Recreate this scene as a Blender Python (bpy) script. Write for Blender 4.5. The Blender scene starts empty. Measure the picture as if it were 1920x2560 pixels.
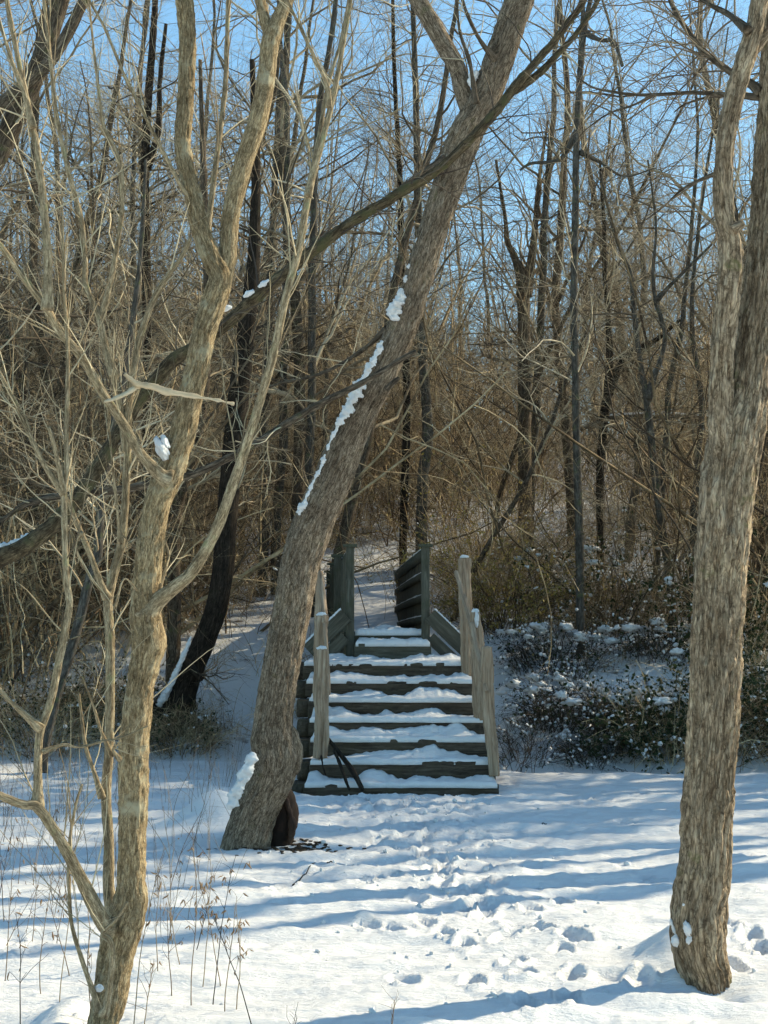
import bpy, math
import numpy as np

# ------------------------------------------------------------------ camera, sky, sun, exposure
scene = bpy.context.scene
F_PX, CX, CY, HORIZON, EYE = 3848.0, 960.0, 1280.0, 1562.0, 1.6
PITCH = math.atan((HORIZON - CY) / F_PX)
cam_data = bpy.data.cameras.new("camera")
cam_data.sensor_fit = 'VERTICAL'
cam_data.sensor_height = 24.0
cam_data.lens = F_PX / 2560.0 * 24.0
cam_data.clip_start = 0.05
cam_data.clip_end = 1500.0
cam = bpy.data.objects.new("camera", cam_data)
cam.location = (0, 0, EYE)
cam.rotation_euler = (math.radians(90) + PITCH, 0, 0)
scene.collection.objects.link(cam)
scene.camera = cam

SUN_AZ = math.radians(65)      # clockwise from the view direction (+Y) towards the right (+X)
SUN_EL = math.radians(34)
world = bpy.data.worlds.new("World")
scene.world = world
world.use_nodes = True
wn = world.node_tree
wn.nodes.clear()
w_out = wn.nodes.new('ShaderNodeOutputWorld')
w_bg = wn.nodes.new('ShaderNodeBackground')
w_sky = wn.nodes.new('ShaderNodeTexSky')
w_sky.sky_type = 'NISHITA'
w_sky.sun_disc = False
w_sky.sun_elevation = SUN_EL
w_sky.sun_rotation = SUN_AZ
w_sky.air_density = 1.0
w_sky.dust_density = 0.25
w_sky.ozone_density = 2.0
w_bg.inputs['Strength'].default_value = 0.142
w_tint = wn.nodes.new('ShaderNodeMix'); w_tint.data_type = 'RGBA'; w_tint.blend_type = 'MULTIPLY'
w_tint.inputs[0].default_value = 1.0
w_tint.inputs[7].default_value = (0.93, 1.15, 1.08, 1)
wn.links.new(w_sky.outputs[0], w_tint.inputs[6])
wn.links.new(w_tint.outputs[2], w_bg.inputs['Color'])
wn.links.new(w_bg.outputs[0], w_out.inputs['Surface'])

sun_data = bpy.data.lights.new("sun", 'SUN')
sun_data.energy = 5.0
sun_data.angle = math.radians(0.53)
sun_data.color = (1.0, 0.865, 0.61)
sun = bpy.data.objects.new("sun", sun_data)
scene.collection.objects.link(sun)
sun.rotation_euler = (math.radians(90) - SUN_EL, 0, -SUN_AZ + math.pi)
# a sun lamp shines along its local -Z: aim it away from the sun's place in the sky
from mathutils import Vector
to_sun = Vector((math.sin(SUN_AZ) * math.cos(SUN_EL), math.cos(SUN_AZ) * math.cos(SUN_EL), math.sin(SUN_EL)))
sun.rotation_euler = to_sun.to_track_quat('Z', 'Y').to_euler()

scene.view_settings.view_transform = 'Standard'
scene.view_settings.look = 'None'
scene.view_settings.exposure = 0.56
scene.view_settings.gamma = 1.0
scene.view_settings.use_curve_mapping = False
scene.render.engine = 'CYCLES'
scene.cycles.max_bounces = 4
scene.cycles.diffuse_bounces = 2
scene.cycles.glossy_bounces = 2
scene.cycles.use_adaptive_sampling = True
scene.cycles.adaptive_threshold = 0.03
scene.cycles.use_denoising = True
scene.cycles.denoising_prefilter = 'ACCURATE'

COL = scene.collection
rng = np.random.default_rng(7)

# ------------------------------------------------------------------ maths helpers
_cp, _sp = math.cos(PITCH), math.sin(PITCH)

def P(x, y, D):
    """the point at forward distance D that stands behind photo position (x, y)"""
    x = np.asarray(x, float); y = np.asarray(y, float)
    u = (x - CX) / F_PX; v = (CY - y) / F_PX
    dy = _cp - v * _sp
    dz = _sp + v * _cp
    k = D / dy
    return np.stack([u * k, dy * k, EYE + dz * k], -1)

def _hash(ix, iy, iz, seed):
    h = (ix.astype(np.int64) * 374761393 + iy.astype(np.int64) * 668265263 + iz.astype(np.int64) * 2147483647 + seed * 1274126177) & 0xFFFFFFFF
    h = ((h ^ (h >> 13)) * 1274126177) & 0xFFFFFFFF
    h = (h ^ (h >> 16)) & 0xFFFFFFFF
    return h.astype(np.float64) / 4294967295.0

def noise3(p, seed=0):
    p = np.asarray(p, float)
    i = np.floor(p); f = p - i
    f = f * f * f * (f * (f * 6 - 15) + 10)
    ix, iy, iz = i[..., 0], i[..., 1], i[..., 2]
    out = 0
    for a in (0, 1):
        wx = f[..., 0] if a else 1 - f[..., 0]
        for b in (0, 1):
            wy = f[..., 1] if b else 1 - f[..., 1]
            for c in (0, 1):
                wz = f[..., 2] if c else 1 - f[..., 2]
                out = out + wx * wy * wz * _hash(ix + a, iy + b, iz + c, seed)
    return out * 2 - 1

def fbm(p, seed=0, oct=4, gain=0.5):
    s, a, t = 0, 1.0, 0
    p = np.asarray(p, float)
    for o in range(oct):
        s = s + a * noise3(p, seed + o * 17); t += a
        a *= gain; p = p * 2.03
    return s / t

def smooth(x, a, b):
    t = np.clip((x - a) / (b - a), 0, 1)
    return t * t * (3 - 2 * t)

def unit(v):
    return v / np.maximum(np.linalg.norm(v, axis=-1, keepdims=True), 1e-9)

# ------------------------------------------------------------------ ground height
def base_height(x, y):
    x = np.asarray(x, float); y = np.asarray(y, float)
    right = smooth(x, 0.9, 1.8)
    D0 = 18.0 + 0.9 * (1 - smooth(x, -2.5, -0.6)) * 0.3 - 0.35 * right
    t = y - D0 + 0.5 * fbm(np.stack([x * 0.25, y * 0.25, x * 0], -1), 3, 2)
    h = np.interp(t, [0, 0.5, 1.2, 4, 10, 20, 45, 90, 200, 600], [0, 0.05, 0.32, 1.42, 2.9, 5.2, 9.5, 13, 18, 30])
    # the stream bed under the bridge
    bed = np.exp(-((x + 0.4) / 1.6) ** 2) * np.exp(-((y - 20.0) / 1.5) ** 2)
    h = h - 0.8 * bed * (h > 0.02)
    # the lip at the right end of the clearing
    h = h - 0.16 * right * np.exp(-((y - 17.45) / 0.42) ** 2)
    far = smooth(np.hypot(x * 1.6, y - 15), 5, 30)
    h = h + 0.5 * far * fbm(np.stack([x * 0.12, y * 0.12, x * 0 + 5], -1), 11, 3)
    return h

def px_ground(x, y):
    """ground point (flat clearing) at photo position"""
    D = F_PX * EYE / (y - HORIZON)
    return (x - CX) / F_PX * D, D

FOOT = []
for zx, zy in [(345, 1110), (690, 1070), (755, 1145), (550, 1185), (590, 1240), (800, 1250), (380, 1275), (590, 1365), (770, 1340), (660, 1475), (430, 840), (350, 965), (760, 940), (1560, 1080), (1600, 1130), (1490, 1190)]:
    gx, gy = px_ground(960 + zx * .5787, 1700 + zy * .5787)
    FOOT.append((gx, gy, 0.055, 0.12, 0.075, rng.normal(0, .25)))
for k in range(60):
    t = k / 60.0
    gy = 14.4 - 6.6 * t
    gx = 0.15 + 0.45 * t + rng.normal(0, 0.30)
    FOOT.append((gx, gy, 0.06, 0.13, 0.05, rng.normal(0, .35)))
for k in range(26):
    FOOT.append((0.1 + rng.normal(0, .55), 14.1 + rng.uniform(-.9, .45), .06, .12, .045, rng.normal(0, .6)))
for k in range(60):
    FOOT.append((rng.uniform(-3.2, 3.6), rng.uniform(5.2, 15.5), .06, .12, .035, rng.normal(0, .8)))
MOUNDS = []
for sx, sy, rx, ry, hh in [(1672, 2392, .15, .24, .15), (1716, 2384, .10, .14, .10), (545, 2055, .30, .30, .26), (175, 2560, .13, .25, .13), (560, 1990, .30, .4, .10), (1795, 2462, .09, .12, -.05), (1440, 2330, .5, .25, .05)]:
    gx, gy = px_ground(sx, sy)
    MOUNDS.append((gx, gy, rx, ry, hh))

def snow_height(x, y):
    h = base_height(x, y)
    near = 1 - smooth(y, 16.5, 19.0)
    q = np.stack([x * 0.9, y * 1.7, x * 0], -1)
    h = h + near * 0.035 * fbm(q, 21, 3)
    q = np.stack([x * 1.6 + 0.6 * y, y * 5.5, x * 0], -1)
    rip = fbm(q, 31, 3)
    h = h + (0.35 + 0.65 * near) * 0.042 * rip
    q = np.stack([x * 8, y * 12, x * 0], -1)
    trampled = np.exp(-((x - 0.3) / 1.6) ** 2) * smooth(y, 8, 10.5) * near
    path = np.exp(-((x - 0.15 - .045 * (14.6 - y)) / .75) ** 2) * (.18 + .82 * smooth(y, 8.2, 10.2)) * near
    h = h + (0.009 + 0.017 * trampled + .014 * path) * fbm(q, 41, 3) + .010 * path * fbm(np.stack([x * 17, y * 15, x * 0], -1), 47, 2)
    h = h + 0.0035 * near * fbm(np.stack([x * 30, y * 38, x * 0], -1), 43, 2)
    for gx, gy, rx, ry, hh in MOUNDS:
        h = h + hh * np.exp(-((x - gx) / rx) ** 2 - ((y - gy) / ry) ** 2)
    for gx, gy, rx, ry, dep, a in FOOT:
        m = (np.abs(x - gx) < 0.4) & (np.abs(y - gy) < 0.5)
        if not m.any():
            continue
        xx = x[m] - gx; yy = y[m] - gy
        u = (xx * math.cos(a) + yy * math.sin(a)) / rx
        v = (-xx * math.sin(a) + yy * math.cos(a)) / ry
        r = np.sqrt(u * u + v * v) * (1 + 0.18 * noise3(np.stack([xx * 14, yy * 14, xx * 0 + gx * 9], -1), 5))
        h[m] += -.72 * dep * (1 - smooth(r, 0.72, 1.05)) * (1 + .3 * noise3(np.stack([xx * 25, yy * 25, xx * 0 + gy], -1), 6)) + 0.014 * np.exp(-((r - 1.25) / 0.2) ** 2) * (1 + .9 * noise3(np.stack([xx * 22, yy * 22, xx * 0 + gx], -1), 8))
    return h

# ------------------------------------------------------------------ mesh helpers
def mesh_from(name, V, quads=None, tris=None, smooth_shade=True, attr=None):
    me = bpy.data.meshes.new(name)
    V = np.asarray(V, np.float32)
    parts, tot = [], []
    if quads is not None and len(quads):
        parts.append(np.asarray(quads, np.int32).ravel()); tot.append(np.full(len(quads), 4, np.int32))
    if tris is not None and len(tris):
        parts.append(np.asarray(tris, np.int32).ravel()); tot.append(np.full(len(tris), 3, np.int32))
    L = np.concatenate(parts); T = np.concatenate(tot)
    me.vertices.add(len(V)); me.vertices.foreach_set("co", V.ravel())
    me.loops.add(len(L)); me.loops.foreach_set("vertex_index", L)
    me.polygons.add(len(T))
    S = np.concatenate([[0], np.cumsum(T)[:-1]]).astype(np.int32)
    me.polygons.foreach_set("loop_start", S)
    me.polygons.foreach_set("loop_total", T)
    me.update(calc_edges=True)
    if smooth_shade:
        me.polygons.foreach_set("use_smooth", np.ones(len(T), bool))
    if attr is not None:
        a = me.attributes.new("bark", 'FLOAT_VECTOR', 'POINT')
        a.data.foreach_set("vector", np.asarray(attr, np.float32).ravel())
    return me

def obj(name, me, mat=None, parent=None):
    o = bpy.data.objects.new(name, me)
    if mat is not None and me is not None and len(me.materials) == 0:
        me.materials.append(mat)
    COL.objects.link(o)
    if parent is not None:
        o.parent = parent
    return o

def thing(name, label, cat, group=None):
    o = bpy.data.objects.new(name, None)
    o.empty_display_size = 0.1
    COL.objects.link(o)
    o["label"] = label; o["category"] = cat
    if group: o["group"] = group
    return o

def tag(o, label=None, cat=None, group=None, kind=None):
    if label: o["label"] = label
    if cat: o["category"] = cat
    if group: o["group"] = group
    if kind: o["kind"] = kind
    return o

class Bag:
    def __init__(s): s.V, s.Q, s.T, s.A, s.n = [], [], [], [], 0
    def add(s, V, Q=None, T=None, A=None):
        V = np.asarray(V, float).reshape(-1, 3)
        if Q is not None and len(Q): s.Q.append(np.asarray(Q) + s.n)
        if T is not None and len(T): s.T.append(np.asarray(T) + s.n)
        s.V.append(V); s.A.append(np.zeros_like(V) if A is None else np.asarray(A).reshape(-1, 3)); s.n += len(V)
    def mesh(s, name, smooth_shade=True):
        return mesh_from(name, np.concatenate(s.V), np.concatenate(s.Q) if s.Q else None, np.concatenate(s.T) if s.T else None, smooth_shade, np.concatenate(s.A))

def resample(pts, rad, step):
    """Catmull-Rom through pts, spaced about step"""
    pts = np.asarray(pts, float); rad = np.asarray(rad, float)
    ext = np.vstack([2 * pts[0] - pts[1], pts, 2 * pts[-1] - pts[-2]])
    er = np.concatenate([[rad[0]], rad, [rad[-1]]])
    out, outr = [], []
    for i in range(1, len(ext) - 2):
        n = max(2, int(np.ceil(np.linalg.norm(ext[i + 1] - ext[i]) / step)))
        t = np.linspace(0, 1, n, endpoint=False)[:, None]
        p0, p1, p2, p3 = ext[i - 1], ext[i], ext[i + 1], ext[i + 2]
        out.append(0.5 * (2 * p1 + (p2 - p0) * t + (2 * p0 - 5 * p1 + 4 * p2 - p3) * t ** 2 + (3 * p1 - p0 - 3 * p2 + p3) * t ** 3))
        tt = t[:, 0]; ss = tt * tt * (3 - 2 * tt)
        outr.append(er[i] * (1 - ss) + er[i + 1] * ss)
    out.append(ext[-2][None]); outr.append(er[-2:-1])
    return np.vstack(out), np.concatenate(outr)

def frames(C):
    """C (N,M,3) -> tangents, two normals carried along without twist"""
    T = np.gradient(C, axis=1) if C.shape[1] > 2 else np.repeat(C[:, 1:] - C[:, :1], 2, 1)
    T = unit(T)
    ref = np.where(np.abs(T[:, 0, 2:3]) > 0.8, np.array([[1.0, 0, 0]]), np.array([[0, 0, 1.0]]))
    U = np.empty_like(T)
    u = unit(np.cross(ref, T[:, 0]))
    for k in range(C.shape[1]):
        u = unit(u - T[:, k] * np.sum(u * T[:, k], -1, keepdims=True))
        U[:, k] = u
    W = np.cross(T, U)
    return T, U, W

def batch_tubes(C, R, sides=3):
    """many thin stems at once"""
    N, M = C.shape[:2]
    _, U, W = frames(C)
    a = np.arange(sides) * 2 * math.pi / sides
    V = C[:, :, None] + R[:, :, None, None] * (np.cos(a)[:, None] * U[:, :, None] + np.sin(a)[:, None] * W[:, :, None])
    i = np.arange(N)[:, None, None] * (M * sides); j = np.arange(M - 1)[None, :, None] * sides; k = np.arange(sides)[None, None]
    k2 = (k + 1) % sides
    b = i + j
    Q = np.stack([b + k, b + k2, b + sides + k2, b + sides + k], -1).reshape(-1, 4)
    return V.reshape(-1, 3), Q

def tube(pts, rad, sides=24, disp=None, step=None, caps=True, flat=1.0):
    """one bark-covered limb with real relief; returns V,Q,T,A"""
    if step: pts, rad = resample(pts, rad, step)
    C = np.asarray(pts, float)[None]
    T, U, W = frames(C)
    C, T, U, W = C[0], T[0], U[0], W[0]
    M = len(C)
    s = np.concatenate([[0], np.cumsum(np.linalg.norm(np.diff(C, axis=0), axis=1))])
    a = np.arange(sides) * 2 * math.pi / sides
    r0 = float(np.mean(rad))
    A = np.stack(np.broadcast_arrays(np.cos(a)[None] * r0, np.sin(a)[None] * r0, s[:, None]), -1)
    RR = np.repeat(np.asarray(rad)[:, None], sides, 1)
    if disp is not None:
        RR = RR + disp(A, RR)
    V = C[:, None] + RR[..., None] * (np.cos(a)[None, :, None] * U[:, None] + flat * np.sin(a)[None, :, None] * W[:, None])
    j = np.arange(M - 1)[:, None] * sides; k = np.arange(sides)[None]; k2 = (k + 1) % sides
    Q = np.stack([j + k, j + k2, j + sides + k2, j + sides + k], -1).reshape(-1, 4)
    V = V.reshape(-1, 3); A = A.reshape(-1, 3)
    Tr = None
    if caps:
        n = len(V)
        V = np.vstack([V, C[0], C[-1] + T[-1] * rad[-1] * 0.3]); A = np.vstack([A, [[0, 0, 0]], [[0, 0, s[-1]]]])
        kk = np.arange(sides); k2 = (kk + 1) % sides
        Tr = np.vstack([np.stack([np.full(sides, n), k2, kk], -1), np.stack([np.full(sides, n + 1), (M - 1) * sides + kk, (M - 1) * sides + k2], -1)])
    return V, Q, Tr, A

def blob(c, r, seed, seg=12, rough=0.25, axes=None, freq=2.2):
    """lumpy closed lump"""
    th = np.linspace(0, math.pi, seg // 2 + 2)[1:-1]; ph = np.arange(seg) * 2 * math.pi / seg
    D = np.stack([np.sin(th)[:, None] * np.cos(ph), np.sin(th)[:, None] * np.sin(ph), np.repeat(np.cos(th)[:, None], seg, 1)], -1).reshape(-1, 3)
    D = np.vstack([D, [0, 0, 1], [0, 0, -1]])
    k = 1 + rough * fbm(D * freq + seed * 3.7, seed, 3)
    V = D * k[:, None] * np.asarray(r, float)
    if axes is not None: V = V @ np.asarray(axes)
    V = V + np.asarray(c)
    m = len(th)
    j = np.arange(m - 1)[:, None] * seg; kk = np.arange(seg)[None]; k2 = (kk + 1) % seg
    Q = np.stack([j + kk, j + seg + kk, j + seg + k2, j + k2], -1).reshape(-1, 4)
    e = np.arange(seg); e2 = (e + 1) % seg
    T = np.vstack([np.stack([np.full(seg, m * seg), e, e2], -1), np.stack([np.full(seg, m * seg + 1), (m - 1) * seg + e2, (m - 1) * seg + e], -1)])
    return V, Q, T

def grow(start, direc, length, M, wig, up, rs, down=0.0):
    """N random-walk stems: start (N,3), direc (N,3), length (N,)"""
    N = len(start)
    C = np.empty((N, M, 3)); C[:, 0] = start
    d = unit(np.asarray(direc, float))
    for k in range(1, M):
        d = d + rs.normal(0, wig, (N, 3)); d[:, 2] += up - down * k / M
        d = unit(d)
        C[:, k] = C[:, k - 1] + d * (length / (M - 1))[:, None]
    return C

def sprout(C, R, n, t0, t1, ang, lens, M, wig, up, rs, rscale=0.6, rmax=1e9, rend=0.35, ang_sd=0.25, taper_len=True, down=0.0):
    """n side shoots from stems C,R"""
    N, K = C.shape[:2]
    L = np.linalg.norm(np.diff(C, axis=1), axis=2).sum(1)
    i = rs.choice(N, n, p=L / L.sum())
    t = rs.uniform(t0, t1, n) * (K - 1)
    k = np.minimum(t.astype(int), K - 2); f = (t - k)[:, None]
    p = C[i, k] * (1 - f) + C[i, k + 1] * f
    T = unit(C[i, k + 1] - C[i, k])
    r = R[i, k] * (1 - f[:, 0]) + R[i, k + 1] * f[:, 0]
    w = unit(np.cross(T, rs.normal(0, 1, (n, 3))))
    a = rs.normal(ang, ang_sd, n)[:, None]
    d = np.cos(a) * T + np.sin(a) * w
    ln = rs.uniform(lens[0], lens[1], n)
    if taper_len: ln = ln * (1.15 - 0.75 * t / (K - 1))
    C2 = grow(p, d, ln, M, wig, up, rs, down)
    r0 = np.minimum(r * rscale * rs.uniform(.6, 1, n), rmax)
    R2 = r0[:, None] * np.linspace(1, rend, M)[None]
    return C2, R2

# ------------------------------------------------------------------ materials
def new_mat(name):
    m = bpy.data.materials.new(name); m.use_nodes = True
    nt = m.node_tree; nt.nodes.clear()
    out = nt.nodes.new('ShaderNodeOutputMaterial'); b = nt.nodes.new('ShaderNodeBsdfPrincipled')
    nt.links.new(b.outputs[0], out.inputs['Surface'])
    return m, nt, b

def N(nt, t, **kw):
    n = nt.nodes.new(t)
    for k, v in kw.items(): setattr(n, k, v)
    return n

def ramp(nt, stops):
    r = nt.nodes.new('ShaderNodeValToRGB'); e = r.color_ramp.elements
    while len(e) < len(stops): e.new(0.5)
    for k, (p, c) in enumerate(stops):
        e[k].position = p; e[k].color = (*c, 1) if len(c) == 3 else c
    return r

def noise_node(nt, co, scale, detail=4, rough=0.55, dist=0.0):
    n = nt.nodes.new('ShaderNodeTexNoise')
    n.inputs['Scale'].default_value = scale; n.inputs['Detail'].default_value = detail
    n.inputs['Roughness'].default_value = rough; n.inputs['Distortion'].default_value = dist
    if co is not None: nt.links.new(co, n.inputs['Vector'])
    return n

def mix_rgb(nt, fac, a, b, mode='MIX'):
    n = nt.nodes.new('ShaderNodeMix'); n.data_type = 'RGBA'; n.blend_type = mode
    for v, i in ((fac, 0), (a, 6), (b, 7)):
        if isinstance(v, (int, float)): n.inputs[i].default_value = v
        elif isinstance(v, tuple): n.inputs[i].default_value = (*v, 1)
        else: nt.links.new(v, n.inputs[i])
    return n.outputs[2]

def bark_mat(name, dark, mid, light, moss=None, moss_amt=0.5, scale=26, stretch=5.0, bump=0.5, crack=0.6):
    m, nt, b = new_mat(name)
    at = N(nt, 'ShaderNodeAttribute', attribute_name="bark")
    mp = N(nt, 'ShaderNodeMapping'); mp.inputs['Scale'].default_value = (1, 1, 1 / stretch)
    nt.links.new(at.outputs['Vector'], mp.inputs['Vector'])
    n1 = noise_node(nt, mp.outputs[0], scale, 6, 0.65, 0.6)
    n2 = noise_node(nt, mp.outputs[0], scale * 3.3, 4, 0.6, 0.3)
    n3 = noise_node(nt, at.outputs['Vector'], 4.5, 4, 0.6)
    r1 = ramp(nt, [(0.32, dark), (0.5, mid), (0.70, light)])
    nt.links.new(n1.outputs[0], r1.inputs[0])
    r2 = ramp(nt, [(0.3, (0.42, 0.41, 0.40)), (0.5, (0.95, 0.95, 0.95)), (0.7, (1.4, 1.4, 1.4))])
    nt.links.new(n2.outputs[0], r2.inputs[0])
    c = mix_rgb(nt, 0.8, r1.outputs[0], r2.outputs[0], 'MULTIPLY')
    if crack:
        mp2 = N(nt, 'ShaderNodeMapping'); mp2.inputs['Scale'].default_value = (1, 1, 1 / (stretch * 1.4)); mp2.inputs['Location'].default_value = (3, 1, 7)
        nt.links.new(at.outputs['Vector'], mp2.inputs['Vector'])
        nk = noise_node(nt, mp2.outputs[0], scale * .75, 3, 0.6, 1.2)
        rk = ramp(nt, [(0.43, (1.1, 1.1, 1.1)), (0.495, (0.28, 0.25, 0.22)), (0.505, (0.28, 0.25, 0.22)), (0.57, (1.1, 1.1, 1.1))])
        nt.links.new(nk.outputs[0], rk.inputs[0])
        c = mix_rgb(nt, crack, c, rk.outputs[0], 'MULTIPLY')
        vo = nt.nodes.new('ShaderNodeTexVoronoi'); vo.feature = 'DISTANCE_TO_EDGE'; vo.inputs['Scale'].default_value = scale * .55; vo.inputs['Randomness'].default_value = 1
        wv = N(nt, 'ShaderNodeMix', data_type='VECTOR'); wv.inputs[0].default_value = .025
        nw = noise_node(nt, at.outputs['Vector'], scale * .5, 3, .6)
        nt.links.new(mp.outputs[0], wv.inputs[4]); nt.links.new(nw.outputs['Color'], wv.inputs[5])
        nt.links.new(wv.outputs[1], vo.inputs['Vector'])
        rv = ramp(nt, [(0.0, (0.25, 0.21, 0.18)), (0.07, (0.8, 0.78, 0.75)), (0.2, (1.08, 1.08, 1.08))]); nt.links.new(vo.outputs['Distance'], rv.inputs[0])
        c = mix_rgb(nt, crack * .9, c, rv.outputs[0], 'MULTIPLY')
    r3 = ramp(nt, [(0.32, (0.60, 0.57, 0.54)), (0.5, (0.95, 0.94, 0.93)), (0.68, (1.25, 1.22, 1.16))])
    nt.links.new(n3.outputs[0], r3.inputs[0])
    c = mix_rgb(nt, 0.8, c, r3.outputs[0], 'MULTIPLY')
    if moss:
        n4 = noise_node(nt, at.outputs['Vector'], 9, 5, 0.65)
        r4 = ramp(nt, [(0.62 - 0.25 * moss_amt, (0, 0, 0)), (0.74 - 0.2 * moss_amt, (1, 1, 1))])
        nt.links.new(n4.outputs[0], r4.inputs[0])
        c = mix_rgb(nt, r4.outputs[0], c, moss)
    nt.links.new(c, b.inputs['Base Color'])
    b.inputs['Roughness'].default_value = 0.9
    b.inputs['Specular IOR Level'].default_value = 0.15
    bp = N(nt, 'ShaderNodeBump'); bp.inputs['Strength'].default_value = bump; bp.inputs['Distance'].default_value = 0.02
    ad = N(nt, 'ShaderNodeMath', operation='MULTIPLY_ADD'); ad.inputs[1].default_value = 0.5
    nt.links.new(n2.outputs[0], ad.inputs[0]); nt.links.new(n1.outputs[0], ad.inputs[2])
    nt.links.new(ad.outputs[0], bp.inputs['Height']); nt.links.new(bp.outputs[0], b.inputs['Normal'])
    return m

def twig_mat(name, stops, scale=1.3, rough=0.85, island=0.38):
    m, nt, b = new_mat(name)
    tc = N(nt, 'ShaderNodeTexCoord')
    n1 = noise_node(nt, tc.outputs['Object'], scale, 5, 0.75)
    info = N(nt, 'ShaderNodeObjectInfo')
    ad = N(nt, 'ShaderNodeMath', operation='MULTIPLY_ADD'); ad.inputs[1].default_value = 0.25
    nt.links.new(info.outputs['Random'], ad.inputs[0]); nt.links.new(n1.outputs[0], ad.inputs[2])
    gi = N(nt, 'ShaderNodeNewGeometry')
    isl = N(nt, 'ShaderNodeMath', operation='MULTIPLY_ADD'); isl.inputs[1].default_value = island
    nt.links.new(gi.outputs['Random Per Island'], isl.inputs[0]); nt.links.new(ad.outputs[0], isl.inputs[2])
    sb = N(nt, 'ShaderNodeMath', operation='SUBTRACT'); sb.inputs[1].default_value = 0.125 + island * .5
    nt.links.new(isl.outputs[0], sb.inputs[0])
    r = ramp(nt, stops); nt.links.new(sb.outputs[0], r.inputs[0])
    nt.links.new(r.outputs[0], b.inputs['Base Color'])
    b.inputs['Roughness'].default_value = rough
    b.inputs['Specular IOR Level'].default_value = 0.25
    return m

def snow_mat(name, litter=False):
    m, nt, b = new_mat(name)
    geo = N(nt, 'ShaderNodeNewGeometry')
    mpn = N(nt, 'ShaderNodeMapping'); mpn.inputs['Scale'].default_value = (.55, 1.2, 1)
    nt.links.new(geo.outputs['Position'], mpn.inputs['Vector'])
    n1 = noise_node(nt, mpn.outputs[0], 42, 6, 0.75, .4)
    n2 = noise_node(nt, mpn.outputs[0], 10, 4, 0.65)
    col = (0.765, 0.765, 0.76)
    if litter:
        # leaf litter and soil showing through on the wooded slope
        n3 = noise_node(nt, geo.outputs['Position'], 1.1, 6, 0.72)
        sep = N(nt, 'ShaderNodeSeparateXYZ'); nt.links.new(geo.outputs['Position'], sep.inputs[0])
        mr = N(nt, 'ShaderNodeMapRange'); mr.inputs['From Min'].default_value = 17.6; mr.inputs['From Max'].default_value = 20.0
        nt.links.new(sep.outputs['Y'], mr.inputs['Value'])
        r3 = ramp(nt, [(0.63, (0, 0, 0)), (0.70, (1, 1, 1))]); nt.links.new(n3.outputs[0], r3.inputs[0])
        mu = N(nt, 'ShaderNodeMath', operation='MULTIPLY'); nt.links.new(r3.outputs[0], mu.inputs[0]); nt.links.new(mr.outputs[0], mu.inputs[1])
        n4 = noise_node(nt, geo.outputs['Position'], 17, 5, 0.7)
        r4 = ramp(nt, [(0.35, (0.028, 0.020, 0.014)), (0.6, (0.075, 0.05, 0.03)), (0.75, (0.16, 0.11, 0.06))]); nt.links.new(n4.outputs[0], r4.inputs[0])
        c = mix_rgb(nt, mu.outputs[0], col, r4.outputs[0])
        nt.links.new(c, b.inputs['Base Color'])
    else:
        b.inputs['Base Color'].default_value = (*col, 1)
    b.inputs['Roughness'].default_value = 0.55
    b.inputs['Specular IOR Level'].default_value = 0.3
    ad = N(nt, 'ShaderNodeMath', operation='MULTIPLY_ADD'); ad.inputs[1].default_value = 2.2
    nt.links.new(n2.outputs[0], ad.inputs[0]); nt.links.new(n1.outputs[0], ad.inputs[2])
    bp = N(nt, 'ShaderNodeBump'); bp.inputs['Strength'].default_value = 0.6; bp.inputs['Distance'].default_value = 0.024
    nt.links.new(ad.outputs[0], bp.inputs['Height']); nt.links.new(bp.outputs[0], b.inputs['Normal'])
    return m

def wood_mat(name, dark, mid, light, scale=18, axis_stretch=(0.08, 1, 1), moss=None, rough=0.85, use_attr=False):
    m, nt, b = new_mat(name)
    tc = N(nt, 'ShaderNodeTexCoord')
    info = N(nt, 'ShaderNodeObjectInfo')
    mp = N(nt, 'ShaderNodeMapping'); mp.inputs['Scale'].default_value = axis_stretch
    if use_attr:
        at = N(nt, 'ShaderNodeAttribute', attribute_name="bark"); src = at.outputs['Vector']
    else: src = tc.outputs['Object']
    nt.links.new(src, mp.inputs['Vector'])
    cb = N(nt, 'ShaderNodeVectorMath', operation='ADD'); nt.links.new(mp.outputs[0], cb.inputs[0])
    sc = N(nt, 'ShaderNodeVectorMath', operation='SCALE'); sc.inputs[0].default_value = (7, 13, 5); nt.links.new(info.outputs['Random'], sc.inputs['Scale'])
    nt.links.new(sc.outputs[0], cb.inputs[1])
    n1 = noise_node(nt, cb.outputs[0], scale, 6, 0.7, 0.8)
    n2 = noise_node(nt, src, 5, 4, 0.6)
    r1 = ramp(nt, [(0.3, dark), (0.5, mid), (0.72, light)]); nt.links.new(n1.outputs[0], r1.inputs[0])
    c = r1.outputs[0]
    if moss:
        r4 = ramp(nt, [(0.50, (0, 0, 0)), (0.68, (0.8, 0.8, 0.8))]); nt.links.new(n2.outputs[0], r4.inputs[0])
        c = mix_rgb(nt, r4.outputs[0], c, moss)
    nt.links.new(c, b.inputs['Base Color']); b.inputs['Roughness'].default_value = rough
    b.inputs['Specular IOR Level'].default_value = 0.2
    bp = N(nt, 'ShaderNodeBump'); bp.inputs['Strength'].default_value = 0.5; bp.inputs['Distance'].default_value = 0.008
    nt.links.new(n1.outputs[0], bp.inputs['Height']); nt.links.new(bp.outputs[0], b.inputs['Normal'])
    return m

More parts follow.
